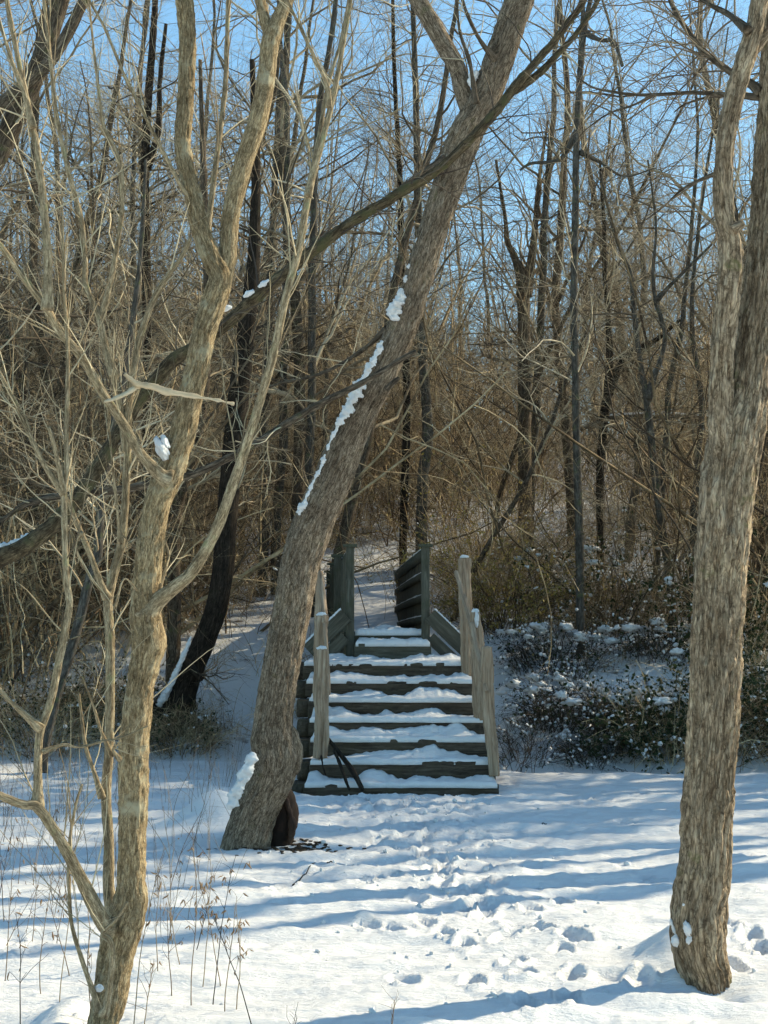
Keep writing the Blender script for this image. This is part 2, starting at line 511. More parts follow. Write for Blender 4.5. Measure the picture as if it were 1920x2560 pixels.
def leaf_mat(name, stops, scale=14):
    m, nt, b = new_mat(name)
    geo = N(nt, 'ShaderNodeNewGeometry')
    n1 = noise_node(nt, geo.outputs['Position'], scale, 4, 0.8)
    r = ramp(nt, stops); nt.links.new(n1.outputs[0], r.inputs[0])
    nt.links.new(r.outputs[0], b.inputs['Base Color']); b.inputs['Roughness'].default_value = 0.7
    b.inputs['Specular IOR Level'].default_value = 0.25
    tr = N(nt, 'ShaderNodeBsdfTranslucent'); nt.links.new(r.outputs[0], tr.inputs[0])
    mx = N(nt, 'ShaderNodeMixShader'); mx.inputs[0].default_value = 0.3
    out = [n for n in nt.nodes if n.type == 'OUTPUT_MATERIAL'][0]
    nt.links.new(b.outputs[0], mx.inputs[1]); nt.links.new(tr.outputs[0], mx.inputs[2]); nt.links.new(mx.outputs[0], out.inputs['Surface'])
    return m

M_GROUND = snow_mat("snow_ground", True)
M_SNOW = snow_mat("snow_lying")
M_BARK_PALE = bark_mat("bark_pale", (0.24, 0.172, 0.09), (0.42, 0.32, 0.185), (0.58, 0.475, 0.30), (0.45, 0.40, 0.27), 0.25, 110, 6, 0.8, .6)
M_BARK_STEM = bark_mat("bark_stem", (0.16, 0.118, 0.07), (0.35, 0.28, 0.175), (0.52, 0.44, 0.30), (0.24, 0.25, 0.13), 0.25, 95, 6, 0.35, .5)
M_BARK_LEAN = bark_mat("bark_lean", (0.175, 0.132, 0.091), (0.30, 0.236, 0.170), (0.43, 0.352, 0.26), (0.10, 0.095, 0.045), 0.02, 85, 5.5, 0.8, .8)
M_BARK_RIGHT = bark_mat("bark_right", (0.255, 0.187, 0.120), (0.40, 0.31, 0.21), (0.53, 0.435, 0.31), (0.15, 0.14, 0.06), 0.06, 64, 6.5, 0.9, .75)
M_BARK_MOSSY = bark_mat("bark_mossy", (0.05, 0.037, 0.022), (0.115, 0.088, 0.052), (0.21, 0.165, 0.10), (0.085, 0.078, 0.036), 0.42, 50, 4, 0.7, .6)
M_BARK_DARK = bark_mat("bark_dark", (0.016, 0.012, 0.009), (0.035, 0.027, 0.02), (0.075, 0.058, 0.042), (0.03, 0.035, 0.015), 0.05, 45, 5, 0.7, .6)
M_BARK_BROWN = bark_mat("bark_brown", (0.055, 0.042, 0.030), (0.125, 0.098, 0.07), (0.24, 0.195, 0.145), (0.09, 0.09, 0.04), 0.2, 45, 5, 0.6, .6)
M_BARK_GREY = bark_mat("bark_grey", (0.06, 0.055, 0.045), (0.11, 0.10, 0.085), (0.18, 0.165, 0.14), (0.09, 0.10, 0.05), 0.25, 40, 5, 0.4, .5)
M_PEELED = wood_mat("peeled_wood", (0.30, 0.22, 0.13), (0.52, 0.42, 0.28), (0.66, 0.57, 0.42), 20, (1, 1, 0.15), use_attr=True)
M_TWIG_PALE = twig_mat("twig_pale", [(0.3, (0.12, 0.088, 0.055)), (0.48, (0.30, 0.24, 0.145)), (0.70, (0.56, 0.48, 0.32))])
M_TWIG_BROWN = twig_mat("twig_brown", [(0.3, (0.055, 0.04, 0.03)), (0.5, (0.125, 0.095, 0.065)), (0.7, (0.25, 0.20, 0.14))], 0.9)
M_TWIG_BACK = twig_mat("twig_back", [(0.28, (0.055, 0.041, 0.028)), (0.46, (0.18, 0.135, 0.086)), (0.60, (0.40, 0.32, 0.205)), (0.72, (0.62, 0.53, 0.37))], 0.8)
M_BRUSH = twig_mat("brush_stems", [(0.28, (0.055, 0.036, 0.022)), (0.44, (0.20, 0.138, 0.076)), (0.58, (0.44, 0.325, 0.18)), (0.70, (0.68, 0.55, 0.34))], 2.2)
M_FAR = twig_mat("far_twigs", [(0.3, (0.08, 0.068, 0.056)), (0.55, (0.19, 0.165, 0.135)), (0.72, (0.36, 0.32, 0.26))], 0.3)
M_TIE = wood_mat("weathered_tie", (0.022, 0.016, 0.011), (0.066, 0.050, 0.035), (0.15, 0.122, 0.09), 30, (0.1, 1, 1), (0.07, 0.058, 0.035))
M_POST = wood_mat("split_cedar", (0.12, 0.075, 0.045), (0.31, 0.22, 0.145), (0.50, 0.40, 0.29), 34, (1, 1, 0.07), use_attr=True)
M_BRIDGE = wood_mat("treated_board", (0.04, 0.038, 0.027), (0.085, 0.081, 0.06), (0.15, 0.144, 0.11), 26, (1, 1, 0.12), (0.055, 0.06, 0.034))
M_BRIDGE_X = wood_mat("treated_rail", (0.04, 0.039, 0.027), (0.08, 0.079, 0.056), (0.14, 0.138, 0.102), 26, (1, 0.1, 1), (0.058, 0.063, 0.036))
M_STEPBOARD = wood_mat("step_board", (0.04, 0.036, 0.027), (0.08, 0.075, 0.055), (0.14, 0.13, 0.098), 26, (0.1, 1, 1))
M_ROT_SHADE = wood_mat("rotten_wood_shade", (0.006, 0.004, 0.003), (0.016, 0.010, 0.007), (0.05, 0.025, 0.015), 14, (1, 1, 0.3), use_attr=True)  # rot brown taken near black, carrying the shade inside the hollow foot
M_SHELL = wood_mat("torn_shell", (0.018, 0.010, 0.007), (0.045, 0.026, 0.018), (0.13, 0.08, 0.055), 22, (1, 1, 0.3), use_attr=True)
M_DARKTWIG = twig_mat("dark_twigs", [(0.3, (0.02, 0.017, 0.013)), (0.5, (0.055, 0.045, 0.033)), (0.7, (0.13, 0.105, 0.075))], 2)
M_WEED = twig_mat("dry_weed", [(0.3, (0.10, 0.065, 0.045)), (0.5, (0.22, 0.155, 0.10)), (0.7, (0.38, 0.30, 0.20))], 5)
M_WEEDLEAF = leaf_mat("dry_leaf", [(0.3, (0.18, 0.11, 0.065)), (0.5, (0.32, 0.21, 0.12)), (0.7, (0.48, 0.36, 0.22))], 20)
M_VINELEAF = leaf_mat("vine_leaf", [(0.3, (0.13, 0.12, 0.035)), (0.45, (0.27, 0.235, 0.06)), (0.58, (0.50, 0.36, 0.12)), (0.72, (0.58, 0.36, 0.16))], 7)
M_IVY = leaf_mat("evergreen_leaf", [(0.3, (0.012, 0.02, 0.008)), (0.5, (0.03, 0.045, 0.016)), (0.7, (0.07, 0.085, 0.03))], 9)
M_SOIL = twig_mat("leaf_litter", [(0.3, (0.02, 0.014, 0.01)), (0.5, (0.05, 0.033, 0.02)), (0.7, (0.13, 0.08, 0.045))], 25)

# ------------------------------------------------------------------ the ground: one snow sheet out to the horizon
def axis(vals):
    return np.unique(np.round(np.concatenate(vals), 4))
rows = [4.6]
while rows[-1] < 20.5:
    rows.append(rows[-1] + max(0.016, 0.0036 * rows[-1]))
while rows[-1] < 900:
    rows.append(rows[-1] * 1.02 + 0.05)
rows = np.array(sorted([-400, -200, -100, -50, -25, -12, -6, -3, -1, 0.5, 1.5, 2.5, 3.2, 3.8, 4.2] + rows))
uu = np.concatenate([-np.geomspace(400, 0.36, 26)[:-1], np.linspace(-0.36, 0.36, 300), np.geomspace(0.36, 400, 26)[1:]])
GX = uu[None, :] * (np.clip(rows, 4.5, 40)[:, None] * 0.9)
GY = np.repeat(rows[:, None], len(uu), 1)
GZ = snow_height(GX.ravel().copy(), GY.ravel().copy())
GV = np.stack([GX.ravel(), GY.ravel(), GZ], -1)
nr, nc = GX.shape
ii = np.arange(nr - 1)[:, None] * nc; jj = np.arange(nc - 1)[None]
GQ = np.stack([ii + jj, ii + jj + 1, ii + nc + jj + 1, ii + nc + jj], -1).reshape(-1, 4)
ground = obj("snow_ground", mesh_from("snow_ground", GV, GQ), M_GROUND)
tag(ground, "snow covered ground of the clearing and the wooded slope", None, None, "structure")

def gz(x, y):
    x = np.atleast_1d(np.asarray(x, float)).copy(); y = np.atleast_1d(np.asarray(y, float)).copy()
    return snow_height(x, y)

# ------------------------------------------------------------------ relief of the barks
def disp_ridges(amp, freq, stretch, seed, fine=0.35):
    def f(A, R):
        q = A * np.array([freq, freq, freq / stretch])
        w = 0.35 * fbm(A * 9, seed + 5, 2)
        n = 1 - np.abs(fbm(q + w[..., None], seed, 3)) * 2.4
        n2 = fbm(q * 2.6, seed + 9, 2)
        return R * 0 + amp * (n - 0.5) + amp * fine * n2
    return f

def disp_knobbly(amp, freq, seed):
    def f(A, R):
        return amp * fbm(A * freq, seed, 4) + amp * 0.5 * fbm(A * np.array([freq * 2, freq * 2, freq * .4]), seed + 3, 2)
    return f

def traced(pts, D):
    """photo polyline [(x, y, half width px[, D])] -> world points, radii"""
    a = np.array([[p[0], p[1], p[2]] for p in pts], float)
    if np.isscalar(D): D = (D, D)
    ts = np.concatenate([[0], np.cumsum(np.hypot(np.diff(a[:, 0]), np.diff(a[:, 1])))]); ts /= ts[-1]
    Ds = np.interp(ts, np.linspace(0, 1, len(D)), D)
    for k, p in enumerate(pts):
        if len(p) > 3: Ds[k] = p[3]
    return P(a[:, 0], a[:, 1], Ds), a[:, 2] * Ds / F_PX

def limb(name, pts, D, mat, parent, sides=14, disp=None, step=None):
    p, r = traced(pts, D)
    if name == "branch" and len(r) > 3:
        r = r.copy(); r[0] *= 1.7; r[1] *= 1.15
    st = step or max(0.012, float(np.mean(r)) * 0.6)
    V, Q, T, A = tube(p, r, sides, disp, st)
    o = obj(name, mesh_from(name, V, Q, T, True, A), mat, parent)
    return o, p, r

def stems_of(paths, M=20):
    """resample traced paths to a common count for sprouting"""
    C, R = [], []
    for p, r in paths:
        s = np.concatenate([[0], np.cumsum(np.linalg.norm(np.diff(p, axis=0), axis=1))]); t = np.linspace(0, s[-1], M)
        C.append(np.stack([np.interp(t, s, p[:, k]) for k in range(3)], -1)); R.append(np.interp(t, s, r))
    return np.array(C), np.array(R)

def twigs_object(name, batches, mat, parent=None, sides=3):
    b = Bag()
    for C, R in batches:
        V, Q = batch_tubes(C, R, sides); b.add(V, Q)
    return obj(name, b.mesh(name), mat, parent)

def snow_strip(name, lumps, parent, seed, D):
    """lumps of snow (x, y, rx px, ry px, tilt)"""
    b = Bag()
    for k, (x, y, rx, ry, tilt) in enumerate(lumps):
        c = P(x, y, D if np.isscalar(D) else D[k]); s = (D if np.isscalar(D) else D[k]) / F_PX
        ca, sa = math.cos(tilt), math.sin(tilt)
        ax = np.array([[ca, 0, sa], [0, 1, 0], [-sa, 0, ca]])
        V, Q, T = blob(c, (rx * s, max(rx, ry) * s * 0.8, ry * s), seed + k, 28, 0.45, ax)
        obj(name, mesh_from(name, V, Q, T), M_SNOW, parent)

def snow_run(name, pts, D, parent, seed, rough=.55):
    """a ragged strip of snow along a traced line"""
    p, r = traced(pts, D)
    def f(A, R):
        q = A * (1.1 / max(float(np.mean(r)), 1e-4))
        k = fbm(q * .55 + seed, seed, 3) + .6 * fbm(q * 1.6 + seed, seed + 4, 2)
        return R * np.clip(k * rough * 1.5, -.75, .9)
    V, Q, T, A = tube(p, r, 22, f, max(.008, float(np.mean(r)) * .3))
    return obj(name, mesh_from(name, V, Q, T, True, A), M_SNOW, parent)

# ------------------------------------------------------------------ tree in the right foreground
rt = thing("forked_tree", "thick furrowed brown trunk forking in two at the right edge of the clearing", "tree")
RD = 7.05
trunk_pts = [(1782, 2490, 46), (1768, 2440, 56), (1752, 2387, 62), (1745, 2333, 66), (1748, 2261, 66), (1758, 2188, 63), (1764, 2116, 61), (1767, 2047, 61), (1779, 1874, 60), (1790, 1700, 60), (1793, 1602, 61), (1802, 1429, 62), (1810, 1313, 64), (1822, 1197, 66), (1838, 1100, 68), (1846, 1060, 66), (1866, 990, 52), (1877, 899, 46), (1897, 750, 43), (1914, 600, 40), (1928, 374, 38), (1938, 187, 36), (1944, 93, 35), (1948, -60, 34)]
_, rp, rr = limb("trunk", trunk_pts, RD, M_BARK_RIGHT, rt, 120, disp_ridges(0.017, 50, 10, 101, .5), 0.017)
limb("upper_trunk", [(1948, -50, 33.5), (1955, -300, 30), (1965, -700, 22), (1980, -1200, 10)], RD, M_BARK_RIGHT, rt, 16, None, .1)
left_pts = [(1815, 1190, 30), (1808, 1100, 36), (1803, 1000, 31), (1806, 899, 28), (1816, 787, 30), (1827, 675, 30), (1826, 600, 28), (1816, 561, 25), (1808, 486, 24), (1812, 374, 23), (1831, 262, 23), (1851, 187, 24), (1875, 112, 23), (1892, 37, 22), (1905, -50, 21), (1925, -250, 17), (1930, -600, 12), (1900, -1000, 5)]
_, lp, lr = limb("fork_trunk", left_pts, (RD - .03, RD - .25, RD - .4), M_BARK_RIGHT, rt, 56, disp_ridges(0.009, 55, 9, 131, .5), 0.014)
limb("knot", [(1830, 575, 16), (1845, 566, 13), (1858, 560, 10)], RD - .2, M_BARK_RIGHT, rt, 14, disp_knobbly(.006, 40, 3))
limb("knot", [(1880, 130, 16), (1905, 100, 14), (1930, 75, 13), (1960, 60, 12)], RD - .2, M_BARK_RIGHT, rt, 16, disp_knobbly(.004, 40, 3))
rt_br = []
for pts, D in [([(1905, 232, 10), (1876, 209, 10), (1831, 183, 9), (1763, 131, 8), (1715, 71, 7), (1685, 22, 6), (1660, -40, 5), (1600, -200, 3)], (RD, RD + .4)),
               ([(1900, 243, 6), (1816, 236, 5.5), (1730, 232, 5), (1636, 237, 4.5), (1580, 236, 4), (1524, 228, 3.5), (1479, 217, 2.6), (1440, 190, 1.6)], (RD, RD + .8)),
               ([(1870, 76, 8), (1823, 37, 7), (1767, 7, 6), (1700, -40, 4)], (RD - .3, RD + .2)),
               ([(1636, 237, 3), (1585, 262, 2.6), (1520, 285, 2.3), (1470, 320, 1.6), (1445, 345, 1)], (RD + .6, RD + .9)),
               ([(1800, 430, 4), (1741, 454, 4), (1700, 478, 3), (1655, 520, 2), (1600, 560, 1.2)], (RD + .1, RD + .7)),
               ([(1816, 236, 4), (1760, 245, 3), (1710, 262, 2.4), (1686, 280, 1.5)], (RD + .3, RD + .6))]:
    _, p, r = limb("branch", pts, D, M_BARK_BROWN, rt, 8)
    rt_br.append((p, r))
rs = np.random.default_rng(11)
C0, R0 = stems_of(rt_br)
C1, R1 = sprout(C0, R0, 110, .15, 1, .8, (.25, .9), 8, .16, .01, rs, .55, .006, .35)
C2, R2 = sprout(C1, R1, 480, .15, 1, .7, (.10, .42), 6, .2, .01, rs, .6, .0025, .4)
twigs_object("twigs", [(C1, R1), (C2, R2)], M_TWIG_BROWN, rt)["kind"] = "stuff"
snow_strip("snow_patch", [(1718, 2322, 9, 17, .25), (1722, 2350, 7, 10, -.2), (1709, 2262, 3, 3, 0), (1683, 2318, 6, 20, .3), (1690, 2352, 12, 14, 0)], rt, 4, [RD - .11, RD - .11, RD - .12, RD - .02, RD - .06])

# ------------------------------------------------------------------ leaning tree in the middle
lt = thing("leaning_tree", "thick grey trunk leaning right, hollow at its foot, snow along its upper side", "tree")
LD = 11.3
lean = [(606, 2150, 58), (618, 2098, 58), (632, 2049, 54), (655, 1995, 52), (672, 1958, 54), (684, 1922, 56), (686, 1886, 57), (682, 1850, 54), (682, 1815, 48), (688, 1760, 46), (696, 1706, 45), (714, 1611, 45), (732, 1516, 46), (748, 1421, 47), (771, 1342, 50), (800, 1270, 49), (832, 1197, 47), (877, 1081, 44), (918, 1000, 41), (968, 900, 38), (1009, 810, 36), (1047, 694, 35), (1081, 579, 35), (1120, 463, 38), (1160, 347, 41), (1192, 285, 40), (1222, 220, 37), (1249, 145, 37), (1278, 58, 36), (1299, 0, 36), (1325, -90, 34)]
_, lnp, lnr = limb("trunk", lean, (LD, LD - .1, LD - .35, LD - .5), M_BARK_LEAN, lt, 90, disp_ridges(0.0135, 52, 9, 201, .5), 0.024)
limb("upper_trunk", [(1325, -85, 33.5), (1370, -260, 30), (1420, -500, 24), (1450, -800, 14), (1460, -1100, 6)], LD - .5, M_BARK_LEAN, lt, 16, None, .1)
limb("fork_trunk", [(1190, 330, 20), (1175, 285, 22), (1158, 231, 22), (1144, 174, 22), (1112, 116, 23), (1080, 58, 23), (1045, 0, 22), (1005, -80, 20), (950, -250, 15), (920, -500, 8)], LD - .42, M_BARK_LEAN, lt, 40, disp_ridges(0.005, 60, 9, 231), 0.02)
# the hollow foot: a solid rotten-wood leg, near black for the cavity's shade, and the torn shell on its right side
limb("hollow_foot", [(700, 1965, 26), (706, 2000, 33), (705, 2045, 40), (695, 2090, 46), (690, 2130, 48)], LD + .12, M_ROT_SHADE, lt, 28, disp_knobbly(.03, 9, 8), .02)
limb("root_shell", [(708, 1985, 7), (722, 2022, 7), (731, 2058, 8), (729, 2084, 7), (722, 2108, 4)], LD + .0, M_SHELL, lt, 14, disp_knobbly(.014, 18, 5), .015)
limb("burl", [(724, 1812, 8), (732, 1840, 15), (738, 1880, 20), (732, 1920, 18), (722, 1950, 8)], LD - .06, M_BARK_LEAN, lt, 24, disp_knobbly(.016, 16, 6), .02)
limb("branch_stub", [(965, 975, 8), (985, 955, 7), (998, 945, 5)], LD - .6, M_BARK_BROWN, lt, 10)
lt_br = []
for pts, D in [([(1040, 880, 4), (1008, 895, 6), (960, 925, 7), (900, 960, 8), (815, 1002, 9), (740, 1045, 9.5), (625, 1117, 10), (530, 1165, 10), (463, 1192, 10), (370, 1212, 10), (278, 1227, 10), (180, 1236, 9), (115, 1246, 9), (60, 1262, 8), (20, 1290, 6), (-40, 1330, 4)], (LD - .75, LD - 1.0, LD - 1.2)),
               ([(1115, 400, 9), (1060, 430, 7), (1000, 470, 5), (930, 520, 4), (850, 560, 2.5)], (LD - .6, LD - .2)),
               ([(968, 820, 5), (900, 880, 4.5), (800, 935, 4), (680, 965, 3), (600, 1010, 2)], (LD - .3, LD + .6)),
               ([(1238, 150, 6), (1200, 100, 5), (1170, 40, 4.5), (1150, -20, 4)], (LD - .7, LD - .9)),
               ([(1190, 260, 5), (1175, 160, 4.5), (1150, 80, 4), (1140, -10, 3)], (LD - .8, LD - .9))]:
    _, p, r = limb("branch", pts, D, M_BARK_BROWN, lt, 10, disp_knobbly(.004, 25, 4))
    lt_br.append((p, r))
C0, R0 = stems_of(lt_br)
C1, R1 = sprout(C0, R0, 60, .2, 1, .8, (.25, .8), 8, .14, .02, rs, .4, .006, .35)
C2, R2 = sprout(C1, R1, 180, .15, 1, .7, (.1, .4), 6, .2, .0, rs, .6, .003, .4)
twigs_object("twigs", [(C1, R1), (C2, R2)], M_TWIG_PALE, lt)["kind"] = "stuff"
# snow along the upper (left) side of the trunk
sn, rs2 = [], np.random.default_rng(3)
def edge_x(y, side=-1):
    ys = np.array([p[1] for p in lean]); xs = np.array([p[0] for p in lean]); ws = np.array([p[2] for p in lean])
    o = np.argsort(ys); return np.interp(y, ys[o], xs[o]) + side * np.interp(y, ys[o], ws[o])
snow_run("snow_patch", [(572, 2024, 5), (579, 2008, 13), (594, 1975, 13), (606, 1948, 13), (618, 1918, 14), (629, 1895, 13), (635, 1882, 5)], LD - .30, lt, 40)
for k, run in enumerate([[(1288, 2), (1275, 8), (1258, 7), (1244, 2.5), (1232, 2.5), (1220, 5), (1208, 2), (1197, 2), (1186, 5.5), (1172, 2), (1150, 5), (1136, 1.5)], [(1126, 1.5), (1119, 4), (1105, 1.8), (1086, 4), (1074, 3), (1050, 8), (1030, 10.5), (1005, 11.5), (980, 13), (962, 13), (946, 5), (925, 8), (905, 9), (888, 4), (868, 8), (852, 3)], [(800, 4), (790, 13), (770, 15), (750, 14), (735, 10), (722, 4)], [(706, 3), (698, 6), (688, 2)], [(672, 2), (666, 4), (660, 2)], [(610, 2), (602, 4), (595, 2)], [(475, 2), (470, 5), (464, 2)], [(426, 3), (420, 7), (414, 3)]]):
    snow_run("snow_patch", [(edge_x(y) + 3 + rs2.normal(0, 1), y, r) for y, r in run], LD - .40, lt, 50 + k, .8)
snow_run("snow_patch", [(1178, 218, 3), (1179, 206, 9), (1183, 194, 12), (1189, 182, 8), (1192, 174, 3)], LD - .5, lt, 90)
# bare litter at the foot of the hollow
gx, gy = px_ground(742, 2112)
b = Bag()
for k in range(240):
    x = gx + rs.normal(0, .17); y = gy + rs.normal(0, .10)
    V, Q, T = blob((x, y, float(gz(x, y)[0]) + .004), (.018, .010, .006), k, 6, .5)
    b.add(V, Q, T)
tag(obj("leaf_litter", b.mesh("leaf_litter"), M_SOIL), "bare dark leaf litter in the snow at the hollow foot of the leaning trunk", "litter", None, "stuff")

# ------------------------------------------------------------------ pale tree in the left foreground
pt = thing("pale_tree", "pale tan slender forked tree with many upright shoots in the left foreground", "tree")
AD = 6.05
pale = [(236, 2640, 40), (252, 2590, 38), (262, 2545, 38), (274, 2498, 42), (290, 2394, 43), (305, 2325, 48), (326, 2255, 42), (328, 2192, 34), (331, 2105, 33), (334, 1989, 36), (334, 1874, 37), (343, 1787, 36), (351, 1715, 33), (362, 1660, 37), (371, 1602, 41), (364, 1544, 38), (363, 1486, 34), (370, 1429, 34), (378, 1342, 33), (394, 1255, 33), (418, 1197, 35), (440, 1139, 32), (457, 1081, 32), (469, 1024, 31), (489, 937, 29), (506, 850, 29), (517, 810, 30), (541, 735, 31), (550, 695, 28), (530, 650, 25), (503, 579, 23), (484, 492, 21), (463, 405, 20), (457, 347, 20), (463, 260, 20), (469, 116, 21), (464, 29, 22), (452, -60, 20), (430, -250, 14), (420, -500, 7)]
limb("trunk", pale, (AD, AD, AD + .1, AD + .2), M_BARK_PALE, pt, 60, disp_ridges(0.0062, 90, 6, 301, .7), 0.011)
limb("burl", [(378, 1540, 8), (388, 1572, 20), (392, 1602, 25), (386, 1640, 20), (376, 1672, 8)], AD + .02, M_BARK_PALE, pt, 28, disp_knobbly(.010, 60, 9), .008)
limb("burl", [(322, 2215, 10), (334, 2255, 26), (330, 2300, 30), (318, 2345, 14)], AD - .02, M_BARK_PALE, pt, 28, disp_knobbly(.008, 50, 19), .008)
limb("fork_trunk", [(536, 745, 24), (556, 700, 24), (568, 650, 22), (571, 608, 22), (580, 521, 23), (610, 405, 24), (648, 289, 24), (668, 174, 23), (677, 100, 23), (700, 40, 18), (722, -10, 16), (760, -120, 13), (800, -300, 8)], (AD + .12, AD + .25), M_BARK_PALE, pt, 40, disp_ridges(0.003, 95, 7, 331, .6), 0.012)
limb("fork_trunk", [(675, 100, 14), (662, 50, 14), (650, 0, 14), (630, -80, 12), (600, -250, 7)], (AD + .2, AD + .3), M_BARK_PALE, pt, 24, disp_ridges(0.002, 95, 7, 341, .6), 0.012)
pt_br = []
BR = [
    ([(362, 1545, 22), (393, 1504, 19), (440, 1465, 17), (480, 1429, 15), (538, 1330, 14), (579, 1220, 13), (619, 1105, 12), (654, 989, 11), (685, 880, 11), (712, 752, 10), (746, 625, 10), (770, 492, 9), (799, 376, 8), (833, 243, 7), (862, 87, 6), (877, 0, 5), (890, -100, 4)], (AD, AD - .3, AD - .4)),
    ([(822, 270, 5), (818, 214, 5), (775, 120, 4.5), (729, 23, 4), (700, -40, 3)], (AD - .4, AD - .5)),
    ([(770, 492, 6), (800, 330, 5.5), (820, 215, 5), (850, 110, 4), (868, 20, 3.5), (880, -60, 3)], (AD - .35, AD - .2)),
    ([(425, 1200, 16), (399, 1186, 15), (347, 1128, 13), (307, 1058, 12.5), (260, 989, 12), (208, 900, 11.5), (145, 822, 11), (116, 770, 10), (58, 694, 9), (0, 613, 8), (-60, 540, 6)], (AD - .05, AD - .5)),
    ([(119, 775, 10), (119, 720, 11), (119, 637, 11), (107, 492, 10), (93, 376, 9), (75, 289, 8.5), (46, 150, 7), (17, 0, 6), (0, -100, 5)], (AD - .4, AD - .45)),
    ([(83, 320, 6), (60, 230, 5.5), (32, 159, 5), (0, 55, 4), (-20, -20, 3)], (AD - .45, AD - .5)),
    ([(285, 2290, 12), (272, 2220, 13), (272, 2105, 13), (265, 1989, 13), (272, 1880, 12), (275, 1739, 12), (275, 1595, 12), (270, 1508, 12), (283, 1440, 12), (302, 1363, 11), (312, 1276, 10), (316, 1189, 9.5), (321, 1102, 9), (322, 1016, 9), (336, 920, 8.5), (347, 855, 8), (370, 783, 8), (396, 725, 8), (419, 690, 7), (451, 647, 6), (477, 595, 5)], (AD + .12, AD + .2, AD + .05)),
    ([(268, 1495, 8), (255, 1467, 8), (223, 1380, 7), (185, 1288, 6), (163, 1236, 5)], (AD + .1, AD - .05)),
    ([(285, 2320, 16), (260, 2308, 18), (191, 2174, 15), (139, 2082, 13), (93, 2018, 13), (58, 2012, 11), (0, 1989, 10), (-60, 1960, 9)], (AD - .1, AD - .4)),
    ([(93, 2022, 11), (95, 1960, 10), (95, 1891, 10), (101, 1827, 10.5), (124, 1762, 10), (145, 1667, 10), (162, 1580, 9.5), (174, 1508, 9), (166, 1450, 8.5), (162, 1334, 8), (160, 1233, 8), (166, 1160, 6.5), (166, 1074, 6), (170, 930, 5.5), (166, 806, 5), (160, 725, 4.5), (157, 580, 3.5), (154, 480, 2)], (AD - .28, AD - .35)),
    ([(102, 1822, 8), (60, 1785, 7), (29, 1757, 6), (0, 1725, 5), (-40, 1680, 4)], (AD - .3, AD - .4)),
    ([(160, 1236, 6), (113, 1166, 6), (67, 1074, 5.5), (32, 995, 5), (0, 932, 4.5), (-30, 860, 3)], (AD - .32, AD - .45)),
    ([(160, 1236, 5), (145, 1160, 5.5), (134, 1110, 5), (122, 1068, 4.5)], (AD - .32, AD - .4)),
    ([(286, 942, 8), (260, 855, 8), (249, 797, 8), (214, 710, 7.5), (213, 653, 7), (203, 551, 7), (185, 479, 6.5), (165, 405, 6), (139, 275, 6), (127, 159, 5), (110, 0, 4), (100, -80, 3)], (AD + .1, AD)),
    ([(312, 1130, 7), (300, 1010, 8), (286, 942, 8)], (AD + .15, AD + .1)),
    ([(252, 800, 6), (275, 710, 6.5), (289, 638, 6), (304, 537, 6), (304, 477, 6), (295, 391, 5), (260, 318, 5), (249, 246, 4), (240, 174, 3.5), (226, 38, 3), (220, -50, 2)], (AD + .1, AD - .1)),
    ([(480, 500, 6), (448, 457, 5), (400, 365, 5), (359, 284, 4.5), (315, 197, 4), (260, 67, 3.5), (223, 0, 3), (190, -80, 2)], (AD + .1, AD - .2)),
    ([(515, 590, 7), (524, 532, 7), (544, 376, 7), (564, 203, 6.5), (570, 0, 5.5), (575, -80, 4)], (AD + .3, AD + .35)),
    ([(258, 2540, 8), (269, 2504, 8), (281, 2394, 7), (275, 2350, 6.5), (258, 2331, 5), (290, 2300, 4.5), (318, 2255, 4)], (AD - .2, AD - .25)),
    ([(245, 2530, 7), (237, 2493, 7), (205, 2400, 5.5), (179, 2308, 5), (172, 2200, 4.5), (174, 2105, 4), (190, 2010, 3.5), (205, 1960, 2.5)], (AD - .1, AD - .2)),
    ([(255, 1995, 6), (235, 1930, 5), (215, 1870, 4.5), (205, 1800, 4), (197, 1735, 3.5)], (AD + .1, AD + .05)),
    ([(280, 1890, 4), (250, 1820, 3.5), (232, 1760, 3), (205, 1690, 2.5)], (AD + .1, AD - .1)),
    ([(105, 1880, 4), (160, 1862, 3.5), (200, 1868, 3), (260, 1852, 2.8), (300, 1845, 2.4), (370, 1815, 1.8)], (AD - .3, AD - .2)),
    ([(300, 1900, 4), (283, 1875, 3.5), (295, 1860, 3), (300, 1850, 2)], (AD - .1, AD - .15)),
    ([(300, 1360, 4), (295, 1290, 3.5), (280, 1150, 3), (268, 1010, 2.5), (262, 950, 1.8)], (AD, AD - .15)),
    ([(340, 1475, 3), (310, 1448, 3), (285, 1520, 2)], (AD - .1, AD - .15)),
    ([(205, 1330, 3), (190, 1370, 3.2), (225, 1440, 3), (270, 1500, 3)], (AD - .15, AD)),
    ([(395, 1480, 4), (420, 1400, 3.5), (418, 1370, 3), (400, 1335, 2)], (AD, AD + .1)),
]
for pts, D in BR:
    _, p, r = limb("branch", pts, D, M_BARK_STEM, pt, 12, disp_knobbly(.0015, 40, 4), None)
    pt_br.append((p, r))
